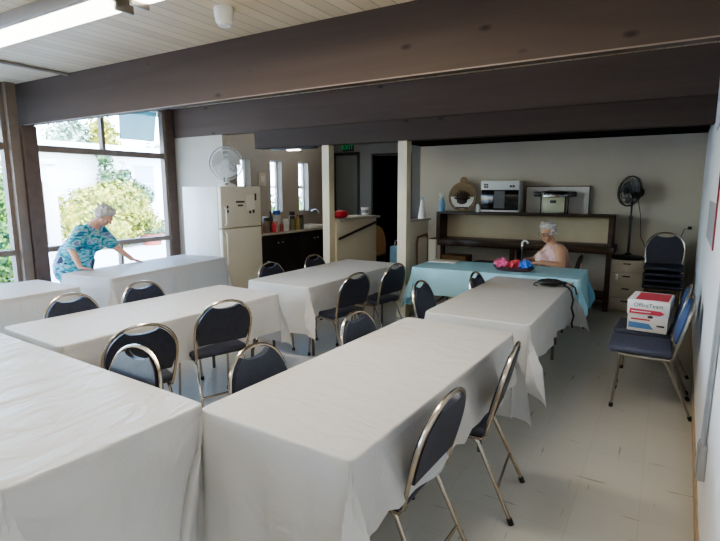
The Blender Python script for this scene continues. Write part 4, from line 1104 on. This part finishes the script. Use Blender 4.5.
hand(b, Rwr, (0.45, 0.85, -0.22), (0.1, 0, -1), -1, 0.18); hand(b, Lwr, (0.50, 0.75, -0.30), (0, 0.1, -1), 1, 0.18)
for s, fx, fy in ((-1, -6.16, 3.36), (1, -6.24, 3.60)):
    h0 = hipc + Vector((0.02, 0.10 * s, -0.06)); kn = L_((fx + 0.03, fy, 0.48)); an = L_((fx, fy, 0.09))
    chain(b, [h0, kn, an], [0.095, 0.06, 0.042]); chain(b, [an + Vector((-0.02, 0, -0.045)), an + Vector((0.15, 0.02, -0.055))], [0.042, 0.034])
P1 = head_parts(b, hc, hf, hu, hrr)
body = remesh(b.build('body', M['skin'], w1), 0.0065, 4)
face_parts(P1, hf, hu, hrr, w1, False); hair_part(P1, hf, hu, hrr, w1)
b = MB()
chain(b, [hipc + Vector((-0.03, -0.03, -0.13)), hipc + Vector((0, 0, 0.02)), chest, neckb + Vector((-0.025, -0.02, -0.045))], [0.215, 0.20, 0.16, 0.085])
chain(b, [Rsh, chest, Lsh], [0.078, 0.135, 0.078])
chain(b, [Rsh, Rsh.lerp(Rel, 0.80)], [0.082, 0.078]); chain(b, [Lsh, Lsh.lerp(Lel, 0.80)], [0.082, 0.078])
b.ell(chest + Vector((0.06, 0.05, -0.06)), 0.13, 0.13, 0.12, 3)
for v in b.bm.verts: v.co += v.normal * 0.012 * noise.noise(v.co * 7)
remesh(b.build('blouse', M['blouse'], w1), 0.012, 3)
b = MB()
chain(b, [hipc + Vector((0, -0.06, -0.04)), hipc + Vector((0, 0.06, -0.04))], [0.165, 0.165])
for s, fx, fy in ((-1, -6.16, 3.36), (1, -6.24, 3.60)):
    h0 = hipc + Vector((0.02, 0.10 * s, -0.06)); kn = L_((fx + 0.03, fy, 0.48)); an = L_((fx, fy, 0.12))
    chain(b, [h0, kn, an], [0.112, 0.080, 0.068])
remesh(b.build('trousers', M['trousers'], w1), 0.012, 3)
for s, fx, fy in ((-1, -6.16, 3.36), (1, -6.24, 3.60)):
    b = MB(); an = L_((fx, fy, 0.045)); chain(b, [an + Vector((-0.03, 0, 0.01)), an + Vector((0.16, 0.02, -0.004))], [0.05, 0.04])
    for v in b.bm.verts: v.co.z = max(v.co.z, 0.0)
    b.build('shoe', M['white_plastic'], w1)

# --- the seated woman behind the blue table
O = Vector((-1.12, 6.62, 0))
w2 = thing('person', 'seated white haired person in a pale pink sleeveless top behind the blue table', 'person', O)
hipc = L_((-1.10, 6.66, 0.53)); belly = L_((-1.13, 6.64, 0.69)); chest = L_((-1.15, 6.62, 0.84)); neckb = L_((-1.19, 6.59, 0.975))
Rsh, Lsh = L_((-1.24, 6.74, 0.915)), L_((-1.06, 6.48, 0.915))
hc = L_((-1.235, 6.54, 1.125)); hf, hu, hrr = basis((-0.42, -0.88, -0.24), (-0.10, -0.12, 1))
Rel, Rwr = L_((-1.42, 6.68, 0.74)), L_((-1.46, 6.42, 0.78))
Lel, Lwr = L_((-1.02, 6.36, 0.74)), L_((-1.24, 6.27, 0.785))
b = MB()
chain(b, [hipc, belly, chest, neckb], [0.165, 0.155, 0.145, 0.065]); chain(b, [neckb, hc - hu * 0.06 - hf * 0.02], [0.056, 0.052])
chain(b, [Rsh, chest + Vector((0, 0, 0.03)), Lsh], [0.066, 0.115, 0.070])
chain(b, [Rsh, Rel, Rwr], [0.064, 0.046, 0.029]); chain(b, [Lsh, Lel, Lwr], [0.074, 0.052, 0.030])
hand(b, Rwr, (0.30, -0.75, -0.05), (0, 0.1, -1), 1, 0.35); hand(b, Lwr, (-0.9, 0.15, -0.05), (0, 0.1, -1), -1, 0.35)
KN = [(-1.50, 6.72), (-1.42, 6.44)]
for s_, (kx, ky) in zip((1, -1), KN):
    h0 = hipc + Vector((-0.04, 0.09 * s_, -0.02)); kn = L_((kx, ky, 0.50)); an = L_((kx + 0.02, ky, 0.09))
    chain(b, [h0, kn, an], [0.095, 0.062, 0.043]); chain(b, [an + Vector((0.02, 0, -0.045)), an + Vector((-0.14, -0.03, -0.055))], [0.042, 0.034])
P2 = head_parts(b, hc, hf, hu, hrr)
remesh(b.build('body', M['skin_tan'], w2), 0.0065, 4)
face_parts(P2, hf, hu, hrr, w2, True); hair_part(P2, hf, hu, hrr, w2, 0, 0.93)
b = MB()
chain(b, [hipc + Vector((0, 0, 0.02)), belly, chest, neckb + Vector((0.01, 0.01, -0.06))], [0.185, 0.178, 0.168, 0.085])
chain(b, [Rsh.lerp(chest, 0.2), chest + Vector((0, 0, 0.03)), Lsh.lerp(chest, 0.25)], [0.070, 0.130, 0.072])
b.ell(chest + Vector((-0.12, -0.05, -0.05)), 0.11, 0.13, 0.11, 3)
for v in b.bm.verts: v.co += v.normal * 0.008 * noise.noise(v.co * 9)
remesh(b.build('sleeveless_top', M['pink'], w2), 0.010, 3)
MB().tube([neckb + Vector((0.02, -0.075, -0.02)), chest + Vector((-0.13, -0.14, 0.04)), chest + Vector((-0.20, -0.13, -0.02)), neckb + Vector((-0.085, 0.0, -0.02))], 0.004, 6).build('necklace', M['brown_card'], w2)
b = MB()
for s_, (kx, ky) in zip((1, -1), KN):
    h0 = hipc + Vector((-0.04, 0.09 * s_, -0.02)); kn = L_((kx, ky, 0.50)); an = L_((kx + 0.02, ky, 0.12))
    chain(b, [h0, kn, an], [0.112, 0.080, 0.066])
remesh(b.build('trousers', M['trousers'], w2), 0.012, 3)
for kx, ky in KN:
    b = MB(); an = L_((kx + 0.02, ky, 0.045)); chain(b, [an + Vector((0.03, 0, 0.01)), an + Vector((-0.15, -0.03, -0.004))], [0.05, 0.04])
    for v in b.bm.verts: v.co.z = max(v.co.z, 0.0)
    b.build('shoe', M['white_plastic'], w2)

# ------------------------------------------------------------------ outside
GZ = -0.12
struct(MB().box(-60, GX - 0.12, -25, 60, GZ - 0.1, GZ).build('ground_outside', M['concrete'], smooth=False), 'sunlit pale concrete outside the windows')
hs = thing('house', 'long white house with low roof outside the windows', 'house', (-17.0, 9.0, GZ))
MB().box(-7, 0, -9, 14, 0, 3.0).build('wall', M['siding'], hs, smooth=False)
b = MB(); b.prism([(-7.3, 2.98), (0.30, 2.98), (0.30, 3.12), (-3.5, 3.68), (-7.3, 3.12)], lambda x, z, d: Vector((x, d, z)), -9.4, 14.4)
b.build('roof', M['roofing'], hs, smooth=False)
def hwin(y0, y1, z0, z1):
    w = MB(); w.box(0, 0.04, y0 - 0.06, y1 + 0.06, z0 - 0.06, z1 + 0.06)
    w = w.build('window', M['white_plastic'], hs, smooth=False)
    p = MB(); zm = (z0 + z1) / 2
    p.box(0.04, 0.05, y0, y1, z0, zm - 0.02); p.box(0.04, 0.05, y0, y1, zm + 0.02, z1)
    p.build('pane', M['pane_out'], w, smooth=False)
hwin(3.10, 3.92, 1.35, 2.68); hwin(-0.75, -0.40, 1.6, 2.6)
dd = MB().box(0, 0.06, -0.62, 0.10, 0.05, 2.05).build('door', M['frame_brown'], hs, smooth=False)
MB().ell((0.09, 0.02, 1.0), 0.04).build('knob', M['mirror_steel'], dd)
pl = thing('porch_post', 'white square porch post in front of the white house', 'post', (-12.0, 6.38, GZ))
MB().box(-0.10, 0.10, -0.10, 0.10, 0.0, 2.42, 0.01).build('shaft', M['white_enamel'], pl)
MB().box(-0.15, 0.15, -0.15, 0.15, 0, 0.16, 0.01).build('base', M['white_enamel'], pl)
MB().box(-0.14, 0.14, -0.14, 0.14, 2.34, 2.46, 0.01).build('capital', M['white_enamel'], pl)

def leaves(blobs, n, size, seed, flat=0.4, taper=None):
    rnd = random.Random(seed); b = MB(); tot = sum(q[3] * q[4] * q[5] for q in blobs)
    for (cx, cy, cz, rx, ry, rz) in blobs:
        k = max(30, int(n * (rx * ry * rz) / tot))
        for _ in range(k):
            while True:
                d = Vector((rnd.uniform(-1, 1), rnd.uniform(-1, 1), rnd.uniform(-1, 1)))
                if 0.01 < d.length <= 1: break
            d = d.normalized() * (0.62 + 0.42 * rnd.random() ** 0.6)
            p = Vector((cx + d.x * rx, cy + d.y * ry, cz + d.z * rz))
            if p.z < 0.02: continue
            nrm = (d + Vector((rnd.uniform(-.7, .7), rnd.uniform(-.7, .7), rnd.uniform(-.2, .9)))).normalized()
            a = nrm.cross(Vector((rnd.uniform(-1, 1), rnd.uniform(-1, 1), rnd.uniform(-1, 1)))).normalized(); c = nrm.cross(a)
            s = size * rnd.uniform(0.6, 1.3)
            b.bm.faces.new([b.bm.verts.new(p + q) for q in (a * s, c * s * 0.45, -a * s, -c * s * 0.45)])
    return b
def plant(name, label, cat, loc, blobs, n, size, m, seed, trunk=None, group=None):
    t = thing(name, label, cat, loc, 0, group)
    leaves(blobs, n, size, seed).build('foliage', m, t, smooth=False)
    # a solid leafy core behind the outer leaves
    c = MB()
    for (cx, cy, cz, rx, ry, rz) in blobs: c.ell((cx, cy, max(cz, rz * 0.62)), rx * 0.66, ry * 0.66, rz * 0.60, 2)
    for v in c.bm.verts: v.co += v.normal * 0.06 * noise.noise(v.co * 2.5)
    c.build('inner_foliage', m, t)
    if trunk: MB().tube([(0, 0, 0), (0.03, 0.02, trunk * 0.6), (0, 0, trunk)], [0.07, 0.06, 0.03], 8).build('trunk', M['bark'], t)
    return t
plant('bush', 'big rounded yellow-green flowering bush outside the main window', 'bush', (-15.2, 9.75, GZ),
      [(0, -0.75, 0.95, 0.9, 0.95, 0.9), (0, 0.4, 1.1, 1.0, 1.0, 1.0), (0.1, -0.2, 1.45, 0.8, 0.8, 0.55), (0.2, 1.15, 0.75, 0.6, 0.55, 0.70), (0.5, -0.2, 0.6, 0.8, 1.0, 0.6)], 5200, 0.085, M['leaf_yellow'], 3, 0.8)
plant('vine', 'dark climbing shrub against the white house above the bush', 'shrub', (-16.5, 10.7, GZ),
      [(0, 0, 1.9, 0.3, 0.35, 1.0), (0.1, 0.55, 1.9, 0.3, 0.5, 0.5), (0, 1.15, 1.6, 0.35, 0.6, 0.45), (0, -0.05, 2.85, 0.2, 0.28, 0.3)], 1700, 0.08, M['leaf_dark'], 4, 2.2)
plant('arborvitae', 'tall narrow green conifer beyond the window before the brown post', 'tree', (-11.0, 4.78, GZ),
      [(0, 0, 0.75, 0.55, 0.50, 0.8), (0, 0, 1.3, 0.46, 0.42, 0.75), (0, 0, 1.85, 0.30, 0.28, 0.6), (0, 0, 2.25, 0.15, 0.14, 0.40)], 4200, 0.06, M['leaf_green'], 5, 1.2)
hb = thing('hanging_basket', 'small hanging flower basket on the white house wall', 'plant', (-16.75, 11.55, 2.0))
MB().lathe([(0.03, -0.02), (0.16, 0.06), (0.20, 0.20), (0.18, 0.2), (0.05, 0.1)], seg=16).build('pot', M['blue_bottle'], hb)
leaves([(0, 0, 0.26, 0.22, 0.22, 0.14)], 220, 0.06, 8).build('foliage', M['leaf_dark'], hb, smooth=False)
b = MB()
for s in (-1, 1): b.tube([(0, s * 0.18, 0.2), (0, 0, 0.62)], 0.008, 5)
b.tube([(0, 0, 0.62), (-0.25, 0, 0.66)], 0.012, 5); b.build('hanger', M['ink'], hb)
pt = thing('planter', 'red brown planter on the ground beside the yellow-green bush', 'planter', (-14.4, 10.75, GZ))
MB().lathe([(0.26, 0), (0.34, 0.34), (0.36, 0.36), (0.30, 0.36), (0.24, 0.30)], seg=22).build('pot', M['terracotta'], pt)
leaves([(0, 0, 0.42, 0.30, 0.30, 0.15)], 160, 0.06, 9).build('foliage', M['leaf_dark'], pt, smooth=False)
pt = thing('planter', 'long red brown planter under the narrow conifer', 'planter', (-11.7, 5.05, GZ))
MB().box(-0.2, 0.2, -0.45, 0.45, 0, 0.36, 0.02).build('trough', M['terracotta'], pt)
plant('low_shrub', 'low grey green shrub at the foot of the white house beside the window opening', 'shrub', (-16.3, 12.3, GZ), [(0, 0, 0.35, 0.35, 0.6, 0.4)], 420, 0.08, M['leaf_dark'], 12)
plant('far_tree', 'pale blue green tree top behind the white roof', 'tree', (-26, 14.9, GZ), [(0, 0, 3.6, 1.2, 1.3, 1.9), (0.2, 0.2, 4.6, 0.6, 0.6, 0.6)], 1600, 0.16, M['leaf_far'], 21, 3.2, 'trees beyond the roof')
plant('far_tree', 'yellow green tree top behind the white roof, beside the paler tree', 'tree', (-26, 16.7, GZ), [(0, 0, 3.6, 1.1, 1.1, 2.0), (0, 0, 5.0, 0.6, 0.7, 0.8)], 1700, 0.15, M['leaf_yellow'], 22, 3.2, 'trees beyond the roof')
for i, (y, h, lab) in enumerate(((19.0, 4.1, 'low pale tree behind the roof beside the upper mullion'), (20.6, 4.4, 'pale tree behind the roof under the teal shade'), (22.4, 4.3, 'pale tree behind the roof nearest the pale wall panel'))):
    plant('far_tree', lab, 'tree', (-27, y, GZ), [(0, 0, h - 1.0, 0.9, 1.1, 1.2), (0, 0.5, h - 0.6, 0.5, 0.6, 0.5)], 700, 0.16, M['leaf_far'], 30 + i, 2.6, 'trees beyond the roof')
# greenery seen through the slit windows
plant('hedge', 'leafy hedge beyond the kitchen slit windows', 'hedge', (-9.4, 11.3, GZ), [(0, -1.6, 0.9, 0.5, 1.2, 0.9), (0, 0.4, 1.0, 0.5, 1.2, 1.0), (0, 2.4, 0.9, 0.5, 1.3, 0.95)], 1800, 0.09, M['leaf_green'], 41)

# ------------------------------------------------------------------ light
W_ = bpy.data.worlds.new('sky'); SC.world = W_; W_.use_nodes = True
nt = W_.node_tree; bgn = nt.nodes['Background']; sk = nt.nodes.new('ShaderNodeTexSky')
sk.sky_type = 'NISHITA'; sk.sun_disc = False; sk.sun_elevation = math.radians(52); sk.sun_rotation = math.radians(100); sk.air_density = 1.0; sk.dust_density = 1.0; sk.ozone_density = 2.5
nt.links.new(sk.outputs[0], bgn.inputs[0]); bgn.inputs[1].default_value = 2.9
sl = bpy.data.lights.new('sun', 'SUN'); sl.energy = 8.5; sl.angle = 0.01; sl.color = (1, 0.96, 0.9)
so = bpy.data.objects.new('sun', sl); COL.objects.link(so)
so.rotation_euler = Vector((-0.50, 0.30, -0.95)).to_track_quat('-Z', 'Y').to_euler()
def portal(name, size_y, size_z, loc, rot):
    l = bpy.data.lights.new(name, 'AREA'); l.shape = 'RECTANGLE'; l.size = size_y; l.size_y = size_z; l.energy = 1
    l.cycles.is_portal = True
    o = bpy.data.objects.new(name, l); COL.objects.link(o); o.location = loc; o.rotation_euler = rot
    return o
portal('window_portal', 8.7, 2.9, (GX - 0.35, 1.38, 1.45), (0, -PI / 2, 0))
portal('slit_portal', 2.0, 0.95, (KX0 - 0.05, 7.05, 1.7), (0, -PI / 2, 0))
# area lamps at the hall fixtures, seen and added, plus a kitchen fill
def lamp(x, y, e, lx, z=2.80):
    l = bpy.data.lights.new('area_lamp', 'AREA'); l.shape = 'RECTANGLE'; l.size = lx; l.size_y = 0.12; l.energy = e; l.color = (1.0, 0.91, 0.77)
    o = bpy.data.objects.new('area_lamp', l); COL.objects.link(o); o.location = (x, y, z)
for x, y in ((-4.8, 2.26), (-2.2, 2.26), (-4.4, -0.6), (-1.8, -0.6)): lamp(x, y, (12 if x < -4 else 46) if y > 0 else (8 if x < -4 else 15), 2.3)
lamp(-4.75, 7.2, 7, 0.8, 2.7)  # added fill to brighten the kitchen, no fixture hangs at this spot

vs_ = SC.view_settings
vs_.view_transform = 'AgX'
vs_.look = 'AgX - Medium High Contrast'
vs_.exposure = 0.30
try: SC.cycles.use_denoising = True; SC.cycles.max_bounces = 10; SC.cycles.diffuse_bounces = 5; SC.cycles.transparent_max_bounces = 12; SC.cycles.caustics_reflective = False; SC.cycles.sample_clamp_indirect = 6
except Exception: pass
